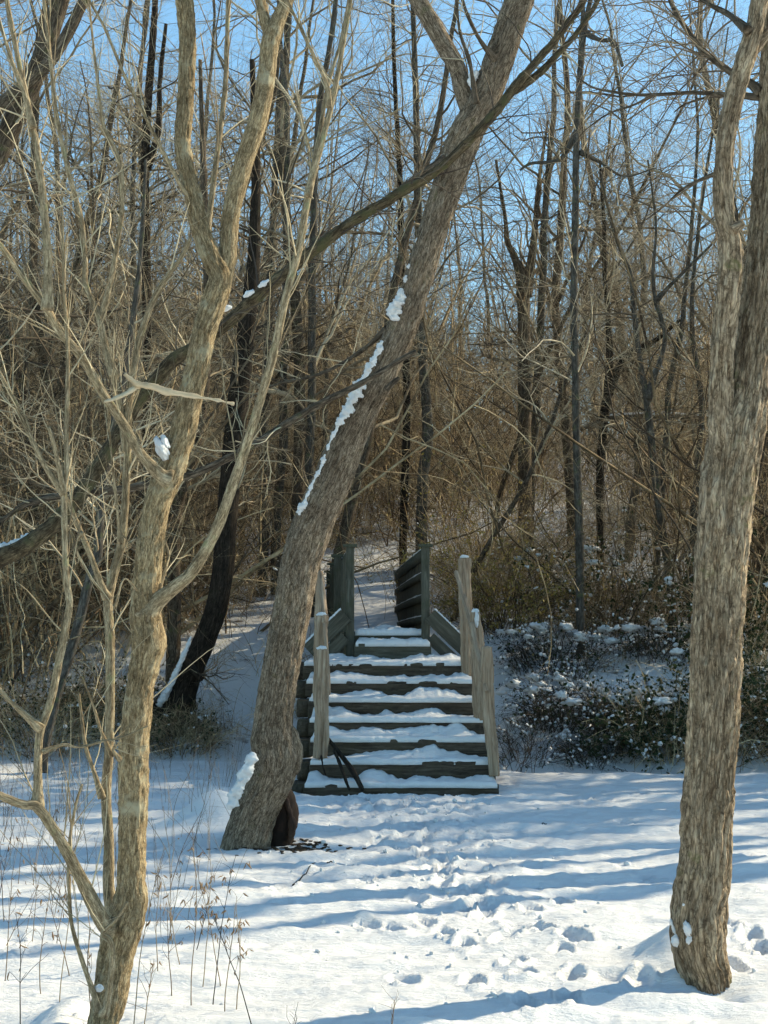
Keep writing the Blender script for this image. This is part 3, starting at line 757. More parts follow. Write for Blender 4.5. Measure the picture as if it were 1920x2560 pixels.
# the peeled dead limb
limb("dead_branch", [(585, 1010, 3), (540, 1000, 4), (469, 987, 6), (430, 981, 8), (405, 975, 9), (375, 965, 9), (347, 961, 8), (325, 947, 6), (312, 935, 5)], (AD - .05, AD - .25), M_PEELED, pt, 12, disp_knobbly(.006, 45, 7), .008)
limb("dead_branch", [(345, 965, 6), (318, 982, 6), (290, 995, 5), (262, 1004, 4)], (AD - .2, AD - .35), M_PEELED, pt, 10, disp_knobbly(.004, 45, 8), .008)
snow_strip("snow_patch", [(404, 1122, 14, 30, .45), (412, 1105, 9, 20, .45), (566, 770, 15, 7, .3), (248, 2470, 10, 9, 0)], pt, 77, [AD - .02, AD - .02, AD + .4, AD - .1])
rs = np.random.default_rng(23)
C0, R0 = stems_of(pt_br, 30)
C1, R1 = sprout(C0, R0, 300, .2, 1, .55, (.15, .75), 8, .075, .03, rs, .45, .0038, .3, .35)
C2, R2 = sprout(C1, R1, 620, .1, 1, .65, (.05, .30), 5, .11, .02, rs, .6, .0022, .4)
twigs_object("twigs", [(C1, R1), (C2, R2)], M_TWIG_PALE, pt)["kind"] = "stuff"

# ------------------------------------------------------------------ long mossy limb that crosses the picture
ml = thing("mossy_leaning_tree", "long thin mossy trunk slanting from lower left across the leaning tree", "tree")
moss = [(-330, 1640, 34), (-200, 1520, 30), (-90, 1445, 26), (0, 1395, 23), (70, 1362, 22), (160, 1286, 21), (232, 1190, 19), (290, 1095, 18), (345, 1005, 17), (428, 906, 17), (500, 860, 17), (579, 798, 16), (671, 717, 15.5), (799, 615, 15), (880, 555, 14), (984, 492, 13), (1100, 420, 12), (1215, 307, 12), (1285, 220, 12), (1354, 139, 10), (1412, 69, 9), (1460, 0, 8), (1520, -110, 6), (1600, -300, 3)]
_, mp_, mr_ = limb("trunk", moss, (9.6, 10.2, 10.1, 10.0), M_BARK_MOSSY, ml, 24, disp_knobbly(.007, 22, 31), .03)
p0 = mp_[0]; end = np.array([p0[0] - .9, p0[1] - .2, -0.1])
V, Q, T, A = tube(np.array([end, (end + p0) / 2 + [-.05, 0, .1], p0]), np.array([.13, .11, .088]), 20, disp_knobbly(.007, 22, 32), .05)
obj("root_end", mesh_from("root_end", V, Q, T, True, A), M_BARK_MOSSY, ml)
_, p2, r2 = limb("branch", [(1285, 225, 8), (1340, 190, 9), (1390, 140, 8), (1440, 85, 7), (1490, 10, 6), (1530, -70, 4)], (10.1, 10.3), M_BARK_MOSSY, ml, 10, disp_knobbly(.006, 30, 3))
C0, R0 = stems_of([(mp_, mr_), (p2, r2)], 40)
C1, R1 = sprout(C0, R0, 60, .25, 1, .8, (.3, 1.2), 9, .13, .03, rs, .35, .007, .3)
C2, R2 = sprout(C1, R1, 260, .1, 1, .7, (.1, .5), 6, .18, .0, rs, .6, .003, .4)
twigs_object("twigs", [(C1, R1), (C2, R2)], M_TWIG_BROWN, ml)["kind"] = "stuff"
lum = []
snow_run("snow_patch", [(-30, 1385, 4), (0, 1368, 9), (30, 1362, 8), (55, 1350, 8), (75, 1338, 7), (92, 1328, 3)], 10.0, ml, 91)
snow_run("snow_patch", [(608, 742, 3), (622, 733, 7), (634, 726, 4)], 10.05, ml, 92)
snow_run("snow_patch", [(646, 718, 3), (660, 708, 6), (672, 700, 3)], 10.05, ml, 93)

# ------------------------------------------------------------------ timber stairs
def timber_mesh(name, w, d, h, seed, nx=150, k=24, rough=.010):
    """an old squared log along X, its top front edge at the origin"""
    a = np.arange(k) * 2 * math.pi / k
    ca, sa = np.cos(a), np.sin(a)
    e = 0.28
    yy = np.sign(ca) * np.abs(ca) ** e * d / 2; zz = np.sign(sa) * np.abs(sa) ** e * h / 2
    xs = np.linspace(-w / 2, w / 2, nx)
    V = np.stack(np.broadcast_arrays(xs[:, None], yy[None], zz[None]), -1)
    n = fbm(V * np.array([2.2, 16, 16]) + seed, seed, 4)
    n2 = fbm(V * np.array([7, 20, 20]) + seed, seed + 3, 3)
    s = 1 + (n * .13 + n2 * .08 + .05 * fbm(V * np.array([30, 60, 60]) + seed, seed + 6, 2))
    s = np.where((zz > 0)[None] & (np.abs(zz) > np.abs(yy) * h / d * .98)[None], np.minimum(s, 1.0), s)
    V = V * np.stack([np.ones_like(s), s, s], -1)
    V[..., 2] += .012 * fbm(np.stack([xs * 1.3, xs * 0 + seed, xs * 0], -1), seed, 2)[:, None]
    V = V.reshape(-1, 3) + np.array([0, d / 2, -h / 2])
    j = np.arange(nx - 1)[:, None] * k; q = np.arange(k)[None]; q2 = (q + 1) % k
    Q = np.stack([j + q, j + q2, j + k + q2, j + k + q], -1).reshape(-1, 4)[:, ::-1]
    n0 = len(V)
    V = np.vstack([V, [[-w / 2, d / 2, -h / 2], [w / 2, d / 2, -h / 2]]])
    kk = np.arange(k); k2 = (kk + 1) % k
    T = np.vstack([np.stack([np.full(k, n0), kk, k2], -1), np.stack([np.full(k, n0 + 1), (nx - 1) * k + k2, (nx - 1) * k + kk], -1)])
    return mesh_from(name, V, Q, T, True)

def tread_snow_mesh(name, w, d, seed, front=.035, back=.09, cut=0.0):
    """snow lying on a tread: ragged clumps banked up against the riser behind, thin towards the front"""
    nx, ny = 130, 16
    xs = np.linspace(-w / 2, w / 2, nx); ts = np.linspace(0, 1, ny)
    X, Tt = np.meshgrid(xs, ts, indexing='ij')
    sag = .020 * noise3(np.stack([xs * 3, xs * 0 + seed + 5, xs * 0], -1), seed) + .022 * noise3(np.stack([xs * 9, xs * 0 + seed, xs * 0], -1), seed) + .006 * noise3(np.stack([xs * 27, xs * 0 + seed, xs * 0], -1), seed)
    Y = -.030 + sag[:, None] + Tt * (d + .02 - sag[:, None])
    bank = back * (0.45 + 1.25 * fbm(np.stack([xs * 3.4, xs * 0 + seed * 2, xs * 0], -1), seed + 1, 3) + .10 * noise3(np.stack([xs * 22, xs * 0 + seed, xs * 0], -1), seed + 8))
    bank = np.clip(bank, .0, .125)
    top = front * (0.75 + .6 * fbm(np.stack([X * 6, Y * 6, X * 0 + seed], -1), seed + 2, 3)) + bank[:, None] * smooth(Tt, .30, 1.0) + .012 * fbm(np.stack([X * 22, Y * 22, X * 0], -1), seed + 4, 2)
    edge = np.minimum(1, np.minimum(Tt / .10, np.minimum((X + w / 2) / .05, (w / 2 - X) / .05)))
    top = np.where(edge < 1, top * np.sqrt(np.clip(1 - (1 - edge) ** 2, 0, 1)), top)
    Z = top + .008
    V = np.stack([X, Y, Z], -1).reshape(-1, 3)
    i = np.arange(nx - 1)[:, None] * ny; j = np.arange(ny - 1)[None]
    Q = np.stack([i + j, i + ny + j, i + ny + j + 1, i + j + 1], -1).reshape(-1, 4)
    # underside
    n = len(V); V2 = V.copy(); V2[:, 2] = -.03
    V = np.vstack([V, V2]); Q = np.vstack([Q, Q[:, ::-1] + n])
    rim = np.concatenate([np.arange(nx) * ny, (nx - 1) * ny + np.arange(1, ny), np.arange(nx - 2, -1, -1) * ny + ny - 1, np.arange(ny - 2, 0, -1)])
    r2 = np.roll(rim, -1)
    Q = np.vstack([Q, np.stack([rim, rim + n, r2 + n, r2], -1)])
    return mesh_from(name, V, Q, None, True)

YAW = math.atan(0.075)
st = thing("timber_stairs", "rustic stairs of old dark timbers covered in snow leading up to the footbridge", "stairs")
stD = [14.8 + .31 * i for i in range(7)]
stZ = [.088, .277, .470, .645, .833, 1.014, 1.193]
stX = [(760, 1244), (774, 1236), (774, 1232), (772, 1222), (770, 1200), (764, 1190), (758, 1180)]
for i in range(7):
    D, z = stD[i], stZ[i]
    xl = (stX[i][0] - CX) / F_PX * D; xr = (stX[i][1] - CX) / F_PX * D
    w = xr - xl; xc = (xl + xr) / 2
    o = obj("step_timber", timber_mesh("step_timber", w, .17, .185 if i else .12, 300 + i), M_TIE, st)
    o.location = (xc, D, z); o.rotation_euler = (rng.normal(0, .01), rng.normal(0, .006), -YAW * .3)
    d = (.31 if i < 6 else .66)
    s = obj("step_snow", tread_snow_mesh("step_snow", w - .03, d, 500 + i, .024, .075), M_SNOW, st)
    s.location = (xc, D + .012, z - .004); s.rotation_euler = (0, 0, -YAW * .3)
    # the short side timbers that hold the fill
    for sx in (-1, 1):
        o = obj("side_timber", timber_mesh("side_timber", .34 if i < 6 else .70, .15, .185, 340 + i, 14, 14), M_TIE, st)
        o.location = (xc + sx * (w / 2 - .10) + (.075 if sx > 0 else -.075), D + (.30 if i < 6 else .5), z - .012)
        o.rotation_euler = (0, 0, math.pi / 2)
    # packed earth core behind the riser
# packed core under the treads
b = Bag()
for i in range(7):
    D, z = stD[i] + .10, stZ[i] - .03
    xl = (stX[i][0] - CX) / F_PX * D + .10; xr = (stX[i][1] - CX) / F_PX * D - .10
    D1 = 17.55
    v = np.array([[xl, D, -.2], [xr, D, -.2], [xr, D1, -.2], [xl, D1, -.2], [xl, D, z], [xr, D, z], [xr, D1, z - .002 * i], [xl, D1, z - .002 * i]])
    v[:, 0] += (.003 * i)
    b.add(v, [[0, 1, 5, 4], [1, 2, 6, 5], [2, 3, 7, 6], [3, 0, 4, 7], [4, 5, 6, 7]])
core = obj("earth_core", b.mesh("earth_core", False), M_SOIL, st)

def post(name, pts, D, seed, cap=True, parent=st, squash=.85):
    p, r = traced(pts, D)
    def f(A, R):
        th = np.arctan2(A[..., 1], A[..., 0])
        face = .12 * np.cos(4 * th + seed) + .07 * np.cos(7 * th + seed * 2)
        g = fbm(A * np.array([55, 55, 4.0]) + seed, seed, 3)
        return R * (face + .20 * fbm(A * np.array([20, 20, 4.0]) + seed, seed, 4) - .30 * np.clip(.10 - np.abs(g), 0, .1) * 10 * .5 + .10 * fbm(A * 9 + seed, seed + 2, 2))
    V, Q, T, A = tube(p, r, 32, f, .02)
    o = obj(name, mesh_from(name, V, Q, T, True, A), M_POST, parent)
    if cap:
        b = Bag(); s = D / F_PX if np.isscalar(D) else D[-1] / F_PX
        rr_ = r[-1] * .92
        V, Q, T = blob(p[-1] + [0, 0, .012], (rr_ * .85, rr_ * .85, .026), seed, 16, .4); b.add(V, Q, T)
        obj("snow_cap", b.mesh("snow_cap"), M_SNOW, o)
    return o

post("post", [(801, 1895, 17), (803, 1800, 17), (801, 1740, 18), (803, 1680, 17), (805, 1624, 16)], 15.15, 1, True)
post("post", [(806, 1800, 15), (804, 1700, 15), (802, 1600, 15), (804, 1540, 16)], 15.85, 2, True)
post("post", [(796, 1700, 13), (797, 1600, 13), (799, 1500, 12), (800, 1430, 8)], 16.5, 3, False)
post("post", [(1236, 1940, 13), (1232, 1880, 15), (1224, 1800, 16), (1219, 1720, 16), (1217, 1618, 15)], 15.05, 4, False)
post("post", [(1200, 1800, 17), (1200, 1720, 17), (1195, 1640, 17), (1191, 1580, 16), (1188, 1531, 12)], 15.75, 5, True)
post("post", [(1170, 1690, 15), (1168, 1600, 15), (1164, 1500, 15), (1161, 1396, 14)], 16.6, 6, True)
# split handrails
def rail(pts, D, seed):
    p, r = traced(pts, D)
    V, Q, T, A = tube(p, r, 14, lambda A, R: R * (.22 * fbm(A * np.array([30, 30, 4.]) + seed, seed, 3)), .02)
    return obj("handrail", mesh_from("handrail", V, Q, T, True, A), M_POST, st)
rail([(1140, 1430, 6), (1158, 1490, 7), (1178, 1562, 8), (1186, 1600, 7)], (16.5, 15.65), 11)
rail([(1180, 1560, 7), (1196, 1640, 8), (1208, 1690, 7), (1217, 1728, 5)], (15.65, 14.95), 12)
rail([(802, 1432, 7), (808, 1500, 8), (812, 1560, 8)], (16.4, 15.75), 13)
rail([(812, 1560, 5), (817, 1640, 6), (820, 1700, 6), (822, 1735, 5)], (15.72, 15.25), 14)

# snow on the slanted face of the middle right post
snow_strip("snow_patch", [(1192, 1545, 5, 17, 0), (1192, 1560, 4, 9, 0)], st, 12, 15.68)

# sticks lying on the bottom steps
for k, (pts, D, lab) in enumerate([
        ([(816, 1842, 5), (850, 1885, 6), (880, 1925, 7), (903, 1968, 6), (905, 1975, 4)], (15.25, 14.62), "thick dark stick lying across the lowest steps at the left"),
        ([(835, 1875, 4), (850, 1910, 4.5), (864, 1950, 4), (874, 1975, 3)], (15.0, 14.6), "shorter dark stick lying beside the thick stick on the lowest steps"),
        ([(803, 1890, 2.5), (808, 1918, 2), (814, 1938, 2)], (15.0, 14.75), "thin twig hanging over the second step below the left post")]):
    p, r = traced(pts, D)
    V, Q, T, A = tube(p, r, 10, disp_knobbly(.004, 25, k), .02)
    tag(obj("fallen_stick", mesh_from("fallen_stick", V, Q, T, True, A), M_BARK_DARK), lab, "stick")

# ------------------------------------------------------------------ footbridge
fb = thing("footbridge", "narrow wooden footbridge with board railings at the top of the stairs", "bridge")
def box_mesh(name, sx, sy, sz, bevel=.004):
    x, y, z = sx / 2, sy / 2, sz / 2; e = bevel
    # chamfered box: an 8-sided section along its longest axis is enough at this size
    v = []
    for zz in (-z, z):
        for (a, b_) in [(-x + e, -y), (x - e, -y), (x, -y + e), (x, y - e), (x - e, y), (-x + e, y), (-x, y - e), (-x, -y + e)]:
            v.append((a, b_, zz))
    q = [[k, (k + 1) % 8, 8 + (k + 1) % 8, 8 + k] for k in range(8)]
    me = bpy.data.meshes.new(name)
    me.from_pydata(v, [], q + [list(range(7, -1, -1)), list(range(8, 16))])
    me.update()
    return me

B0, B1 = 17.5, 23.6
def bridge_pt(side, D):
    t = (D - B0) / (B1 - B0)
    if side > 0: x = .470 + (.170 - .470) * t
    else: x = -.385 + (-.76 + .385) * t
    z = 1.0 * (1 - t) * 0 + (-.08 * t) + .05 * t * (1 - t)
    return x, z
board_me = box_mesh("board", .022, .135, .92); board_me.materials.append(M_BRIDGE)
cap_me = None
for side in (-1, 1):
    nb = 36
    for k in range(nb):
        D = B0 + .12 + (B1 - B0 - .2) * k / (nb - 1)
        x, dz = bridge_pt(side, D)
        o = obj("board", board_me, None, fb)
        o.location = (x + side * .026, D, 1.96 + dz + rng.normal(0, .008))
        o.rotation_euler = (rng.normal(0, .006), rng.normal(0, .008), math.atan(.052) + rng.normal(0, .01))
    # rails: gently arched boards on the walking side, snow on their upper edges
    for zt in (2.48, 2.21, 1.95, 1.70):
        ds = np.linspace(B0, B1, 14)
        V = []
        hh = .085 if zt < 2.4 else .14
        for D in ds:
            x, dz = bridge_pt(side, D)
            for a, c in ((-.012, 0), (.012, 0), (.012, -hh), (-.012, -hh)):
                V.append((x + a, D, zt + dz + c))
        V = np.array(V); j = np.arange(13)[:, None] * 4; q = np.arange(4)[None]; q2 = (q + 1) % 4
        Q = np.stack([j + q, j + q2, j + 4 + q2, j + 4 + q], -1).reshape(-1, 4)[:, ::-1]
        Q = np.vstack([Q, [[0, 1, 2, 3]], [[55, 54, 53, 52]]])
        r_ = obj("rail", mesh_from("rail", V, Q, None, False), M_BRIDGE_X, fb)
        ds = np.linspace(B0 + .05, B1, 80); C = []; R = []
        for D in ds:
            x, dz = bridge_pt(side, D); C.append((x, D, zt + dz + .003))
        C = np.array(C); R = .011 + .009 * fbm(np.stack([ds * 3, ds * 0 + zt, ds * 0 + side], -1), 8, 3)
        V, Q = batch_tubes(C[None], np.clip(R, .003, .03)[None], 8)
        obj("rail_snow", mesh_from("rail_snow", V, Q), M_SNOW, r_)
    # posts with flat caps
    for k, D in enumerate((B0, 19.6, 21.6, B1)):
        x, dz = bridge_pt(side, D)
        off = .0 if k == 0 else side * .075
        o = obj("post", box_mesh("post", .095, .095, 1.26), M_BRIDGE, fb)
        o.location = (x + off, D - (.05 if k == 0 else 0), 2.50 + dz - .63 - .02)
        c = obj("post_cap", box_mesh("post_cap", .165, .15, .03), M_BRIDGE_X, o)
        c.location = (0, 0, .645)
    # wing planks from the end posts down to the stair corners
    x, dz = bridge_pt(side, B0)
    for k, (z0, z1, xx, wd) in enumerate(((1.80, 1.40, .42, .17), (1.53, 1.25, .30, .13))):
        dx = xx; ln = math.hypot(dx, z0 - z1)
        o = obj("wing_plank", box_mesh("wing_plank", ln, .035, wd), M_STEPBOARD, fb)
        o.location = (x + side * (.045 + dx / 2), B0 - .12 - .04 * k, (z0 + z1) / 2 - wd * .55)
        o.rotation_euler = (0, side * math.atan2(z0 - z1, dx), 0)
        if k == 0:
            b = Bag()
            for q in range(14):
                V, Q, T = blob(((q / 13 - .5) * ln * .95, 0, wd / 2 + .006), (.03, .020, .012 + .004 * (side < 0)), q + 70, 10, .4); b.add(V, Q, T)
            obj("plank_snow", b.mesh("plank_snow"), M_SNOW, o)["kind"] = "stuff"
# deck planks
dk = box_mesh("deck_plank", .98, .135, .035); dk.materials.append(M_STEPBOARD)
for k in range(42):
    D = 17.72 + k * .142
    xa, dz = bridge_pt(1, D); xb, _ = bridge_pt(-1, D)
    o = obj("deck_plank", dk, None, fb); o.location = ((xa + xb) / 2, D, 1.50 + dz + rng.normal(0, .002)); o.rotation_euler = (0, 0, math.atan(.052))
for s_ in (-1, 1):
    V = []
    for D in (17.62, 20.6, 23.6):
        x, dz = bridge_pt(s_, D)
        for a, c in ((-.04, 1.47), (.04, 1.47), (.04, 1.24), (-.04, 1.24)): V.append((x - s_ * .08 + a, D, c + dz))
    Q = [[j * 4 + q, j * 4 + (q + 1) % 4, j * 4 + 4 + (q + 1) % 4, j * 4 + 4 + q] for j in (0, 1) for q in range(4)] + [[3, 2, 1, 0], [8, 9, 10, 11]]
    obj("beam", mesh_from("beam", np.array(V), np.array(Q)[:, ::-1], None, False), M_BRIDGE_X, fb)
# the two board steps up to the deck
for i, (xl, xr, D, z, d) in enumerate(((886, 1078, 17.22, 1.39, .29), (884, 1069, 17.52, 1.51, .30))):
    a, c = (xl - CX) / F_PX * D, (xr - CX) / F_PX * D
    o = obj("step_board", box_mesh("step_board", c - a, .05, .19), M_STEPBOARD, fb); o.location = ((a + c) / 2, D + .025, z - .095)
    t_ = obj("tread_board", box_mesh("tread_board", c - a - .01, d - .03, .035), M_STEPBOARD, fb); t_.location = ((a + c) / 2, D + d / 2 + .038, z - .02)
    s = obj("step_snow", tread_snow_mesh("step_snow", c - a - .03, d, 620 + i, .045, .05), M_SNOW, o); s.location = (0, -.02, .094)

# ------------------------------------------------------------------ traced trees of the wood behind
def back_tree(name, label, parts, mat, seed, n1=40, n2=220, n3=0, lens=((.6, 2.2), (.25, .9)), sides=16, kd=None, tw=None, amp=.008, group=None):
    t = thing(name, label, "tree", group)
    paths = []
    for k, (pts, D) in enumerate(parts):
        if k == 0:
            # run the foot into the ground
            p, r = traced(pts, D)
            foot = p[0].copy(); foot[2] = float(gz(foot[0], foot[1])[0]) - .15
            p = np.vstack([foot, p]) if p[0][2] - foot[2] > .05 else p
            r = np.concatenate([[r[0] * 1.12], r]) if len(p) > len(r) else r
            V, Q, T, A = tube(p, r, sides, disp_ridges(amp, 30, 6, seed), max(.04, float(np.mean(r)) * .7))
            obj("trunk", mesh_from("trunk", V, Q, T, True, A), mat, t)
        else:
            _, p, r = limb("branch", pts, D, mat, t, 8, disp_knobbly(amp * .7, 12, seed + k), .06)
        paths.append((p, r))
    r_s = np.random.default_rng(seed)
    C0, R0 = stems_of(paths, 24)
    C1, R1 = sprout(C0, R0, n1, .3, 1, 1.0, lens[0], 8, .15, .03, r_s, .4, .02, .3)
    C2, R2 = sprout(C1, R1, n2, .1, 1, .75, lens[1], 5, .20, .02, r_s, .6, .007, .4)
    bt = [(C1, R1), (C2, R2)]
    if n3:
        bt.append(sprout(C2, R2, n3, .1, 1, .8, (.15, .6), 3, .3, .0, r_s, .7, .0035, .5))
    twigs_object("twigs", bt, tw or M_TWIG_BACK, t)["kind"] = "stuff"
    return t

back_tree("slim_dark_tree", "slim straight dark tree standing between the footbridge and the forked tree",
    [([(1451, 1582, 11), (1449, 1371, 10.5), (1444, 1200, 10), (1441, 1048, 10), (1439, 936, 9.5), (1436, 824, 9.5), (1435, 712, 9), (1438, 561, 9), (1440, 411, 8.5), (1444, 299, 8), (1450, 187, 8), (1461, 75, 7), (1476, 0, 6), (1500, -120, 5), (1540, -400, 3)], 21.0),
     ([(1461, 80, 6), (1457, 30, 5), (1456, -60, 4), (1450, -300, 2)], 21.0),
     ([(1462, 82, 5), (1500, 100, 5), (1535, 105, 6), (1556, 165, 4)], (21, 20.6)),
     ([(1446, 325, 6), (1400, 398, 5), (1330, 408, 4), (1300, 425, 3)], (21, 21.4)),
     ([(1450, 380, 5), (1500, 405, 4), (1560, 440, 3), (1640, 420, 2)], (21, 21.6))],
    M_BARK_GREY, 51, 46, 420, 900, ((.8, 2.6), (.3, 1.1)))
back_tree("crooked_sapling", "crooked thin grey tree forking halfway, just left of the forked tree",
    [([(1678, 1570, 10), (1677, 1500, 10), (1672, 1429, 10), (1654, 1313, 10), (1643, 1226, 10), (1626, 1081, 9.5), (1617, 995, 9), (1605, 930, 7), (1595, 862, 6), (1584, 768, 6), (1577, 686, 5.5), (1554, 630, 5), (1530, 560, 4), (1500, 430, 3)], 22.0),
     ([(1618, 1000, 8), (1637, 937, 7), (1650, 905, 6.5), (1663, 843, 6), (1650, 787, 6), (1638, 750, 5), (1633, 675, 4.5), (1640, 560, 3.5), (1620, 400, 2.5)], (22, 21.8)),
     ([(1640, 752, 5), (1674, 715, 4.5), (1726, 664, 4), (1780, 610, 3)], (21.9, 21.5))],
    M_BARK_GREY, 52, 44, 380, 700, ((.7, 2.2), (.3, 1.0)))
back_tree("dark_curved_tree", "black curved trunk with snow on its foot, between the pale and leaning trees",
    [([(425, 1800, 62), (442, 1770, 52), (455, 1725, 38), (476, 1675, 32), (512, 1600, 28), (541, 1516, 27), (558, 1421, 27), (565, 1326, 26), (573, 1231, 26), (584, 1110, 27), (596, 995, 27), (606, 908, 25), (616, 820, 22), (628, 720, 19), (636, 600, 15), (640, 400, 11), (630, 150, 7)], 19.4),
     ([(455, 1640, 8), (480, 1670, 10), (505, 1700, 8)], 19.15)],
    M_BARK_DARK, 53, 34, 240, 500)
snow_run("snow_patch", [(478, 1590, 2), (470, 1612, 5), (458, 1640, 6), (446, 1668, 7), (432, 1700, 7), (414, 1735, 9), (396, 1765, 8)], 19.1, bpy.data.objects["dark_curved_tree"], 61, .35)
back_tree("brown_tree", "rough reddish brown trunk just right of the pale tree",
    [([(433, 1700, 19), (434, 1600, 18), (436, 1516, 17), (434, 1400, 16), (437, 1300, 16), (452, 1230, 16), (480, 1139, 16), (503, 1024, 15), (515, 900, 13), (520, 700, 11), (510, 450, 8), (500, 150, 5)], 20.3)],
    M_BARK_BROWN, 54, 30, 260, 500)
back_tree("vine_hung_tree", "dark trunk with a sunlit right edge rising behind the footbridge",
    [([(1054, 1420, 15), (1054, 1337, 15), (1057, 1201, 14), (1068, 1111, 14), (1067, 1020, 13), (1057, 900, 12), (1050, 700, 11), (1045, 500, 10), (1040, 250, 8), (1030, -50, 6), (1020, -400, 3)], 25.5)],
    M_BARK_GREY, 55, 44, 420, 900, ((.8, 2.6), (.3, 1.1)))
back_tree("slender_tree", "slender dark trunk left of the sunlit trunk behind the footbridge",
    [([(1008, 1420, 10), (1008, 1352, 10), (1012, 1201, 10), (1016, 1081, 9.5), (1015, 900, 9), (1005, 700, 8), (1000, 450, 7), (985, 150, 5), (980, -200, 3)], 26.2)],
    M_BARK_DARK, 56, 40, 380, 800, ((.8, 2.4), (.3, 1.0)))
back_tree("crossing_tree", "dark trunk leaning right behind the slim dark tree, partly bare of twigs",
    [([(1500, 1300, 9), (1500, 1200, 10), (1505, 1110, 11), (1515, 1010, 12), (1530, 960, 11), (1560, 900, 10), (1600, 870, 8), (1640, 850, 6), (1700, 800, 4)], 24),
     ([(1522, 985, 8), (1524, 900, 8), (1520, 780, 7), (1512, 680, 6), (1510, 560, 5), (1500, 400, 3)], 24)],
    M_BARK_DARK, 57, 40, 320, 600)
back_tree("broken_stub_tree", "dark stubby forked trunk below the sky gap right of the leaning tree",
    [([(1310, 900, 16), (1310, 800, 16), (1308, 740, 16), (1300, 680, 13), (1285, 640, 9), (1268, 600, 7), (1262, 540, 5), (1240, 400, 3)], 27),
     ([(1310, 740, 12), (1330, 640, 9), (1340, 540, 7), (1345, 470, 5), (1370, 300, 3)], 27)],
    M_BARK_BROWN, 58, 44, 380, 900, ((.8, 2.6), (.3, 1.1)))
back_tree("grey_leaning_stem", "smooth grey stem leaning right behind the pale tree's left shoots",
    [([(108, 1880, 13), (127, 1797, 12), (150, 1710, 12), (179, 1624, 12), (202, 1537, 12), (223, 1450, 12), (243, 1392, 12), (249, 1305, 11), (263, 1189, 10), (285, 1050, 9), (320, 880, 8), (350, 650, 6), (365, 400, 4)], 16.8)],
    M_BARK_GREY, 59, 30, 260, 400)
back_tree("old_leaning_tree", "old trunk leaning right with flaking bark in the upper left corner",
    [([(-330, 1500, 46), (-260, 1150, 40), (-170, 800, 36), (-90, 560, 33), (0, 370, 29), (60, 250, 27), (110, 130, 25), (150, 0, 23), (190, -150, 19), (260, -450, 12)], 15.5),
     ([(-60, 330, 17), (0, 265, 17), (60, 215, 18), (120, 160, 17), (165, 90, 16), (205, 10, 15), (240, -80, 12), (300, -300, 7)], 15.2)],
    M_BARK_BROWN, 60, 40, 420, 900, ((.8, 2.6), (.3, 1.1)), 28)
back_tree("twin_stemmed_tree", "slim dark double trunk in the sky gap between the pale tree's forks",
    [([(365, 1500, 11), (366, 1200, 11), (368, 900, 11), (365, 600, 11), (362, 480, 11), (364, 360, 11), (372, 230, 10), (382, 100, 9), (390, -50, 7), (400, -400, 3)], 21.5),
     ([(366, 420, 8), (395, 330, 7), (400, 200, 6), (415, 60, 5)], 21.5)],
    M_BARK_DARK, 62, 40, 400, 800, ((.8, 2.6), (.3, 1.1)))

# ------------------------------------------------------------------ more bare trees, copied from a few grown ones
def grown_tree(seed, H, r0, lean, n=(22, 140, 900, 3000), low=.22):
    r_s = np.random.default_rng(seed)
    d = unit(np.array([[lean[0], lean[1], 1.0]]))
    C0 = grow(np.array([[0, 0, -.3]]), d, np.array([H]), 26, .065, .03, r_s); R0 = (r0 * np.linspace(1.15, .18, 26) ** .9)[None]
    C1, R1 = sprout(C0, R0, n[0], low, .97, .95, (H * .16, H * .40), 12, .19, .025, r_s, .55, 1, .25)
    C1b = np.concatenate([C1]); R1b = R1
    C2, R2 = sprout(C1b, R1b, n[1], .15, 1, .8, (H * .06, H * .19), 8, .20, .03, r_s, .55, .03, .3)
    C3, R3 = sprout(C2, R2, n[2], .1, 1, .7, (.35, 1.3), 5, .17, .01, r_s, .6, .010, .4)
    C4, R4 = sprout(C3, R3, n[3], .1, 1, .75, (.2, .75), 3, .28, .0, r_s, .7, .0045, .6)
    V, Q, T, A = tube(C0[0], R0[0], 12, disp_ridges(.006, 20, 6, seed), .15)
    trunk = mesh_from("trunk", V, Q, T, True, A)
    b = Bag()
    for (C, R), s in (((C1, R1), 6), ((C2, R2), 4), ((C3, R3), 3), ((C4, R4), 3)):
        V, Q = batch_tubes(C, R, s); b.add(V, Q)
    crown = b.mesh("crown")
    trunk.materials.append([M_BARK_BROWN, M_BARK_GREY, M_BARK_BROWN][seed % 3]); crown.materials.append(M_TWIG_BACK)
    return trunk, crown
PROTO = [grown_tree(900 + k, h, r, l) for k, (h, r, l) in enumerate([(15, .095, (.05, 0)), (13, .07, (-.1, .05)), (17, .12, (.02, -.04)), (11, .05, (.2, 0)), (14, .08, (-.03, .1)), (9, .04, (.1, -.1)), (16, .10, (-.16, 0))])]
POLE = grown_tree(960, 19, .19, (.02, 0), (9, 50, 250, 600), .66)
ORD = ["leftmost", "second", "third", "fourth", "fifth", "sixth", "seventh", "eighth", "ninth", "tenth", "eleventh", "twelfth", "thirteenth", "fourteenth", "fifteenth", "sixteenth", "seventeenth", "eighteenth", "nineteenth", "twentieth"]
r_s = np.random.default_rng(77)
spots = []
def spot_rows(name, D0, D1, n, x0, x1, far):
    L = []
    for k in range(n):
        D = r_s.uniform(D0, D1); u = x0 + (x1 - x0) * (k + r_s.uniform(.1, .9)) / n
        L.append((u, D))
    spots.append((name, L, far))
spot_rows("bare tree on the slope left of the black curved trunk, {} from left", 20.5, 25, 9, -140, 430, 0)
spot_rows("bare tree between the black curved trunk and the bridge, {} from the left", 23, 29, 6, 590, 860, 0)
spot_rows("bare tree on the slope right of the footbridge, {} from the left", 22.5, 29, 7, 1110, 1760, 0)
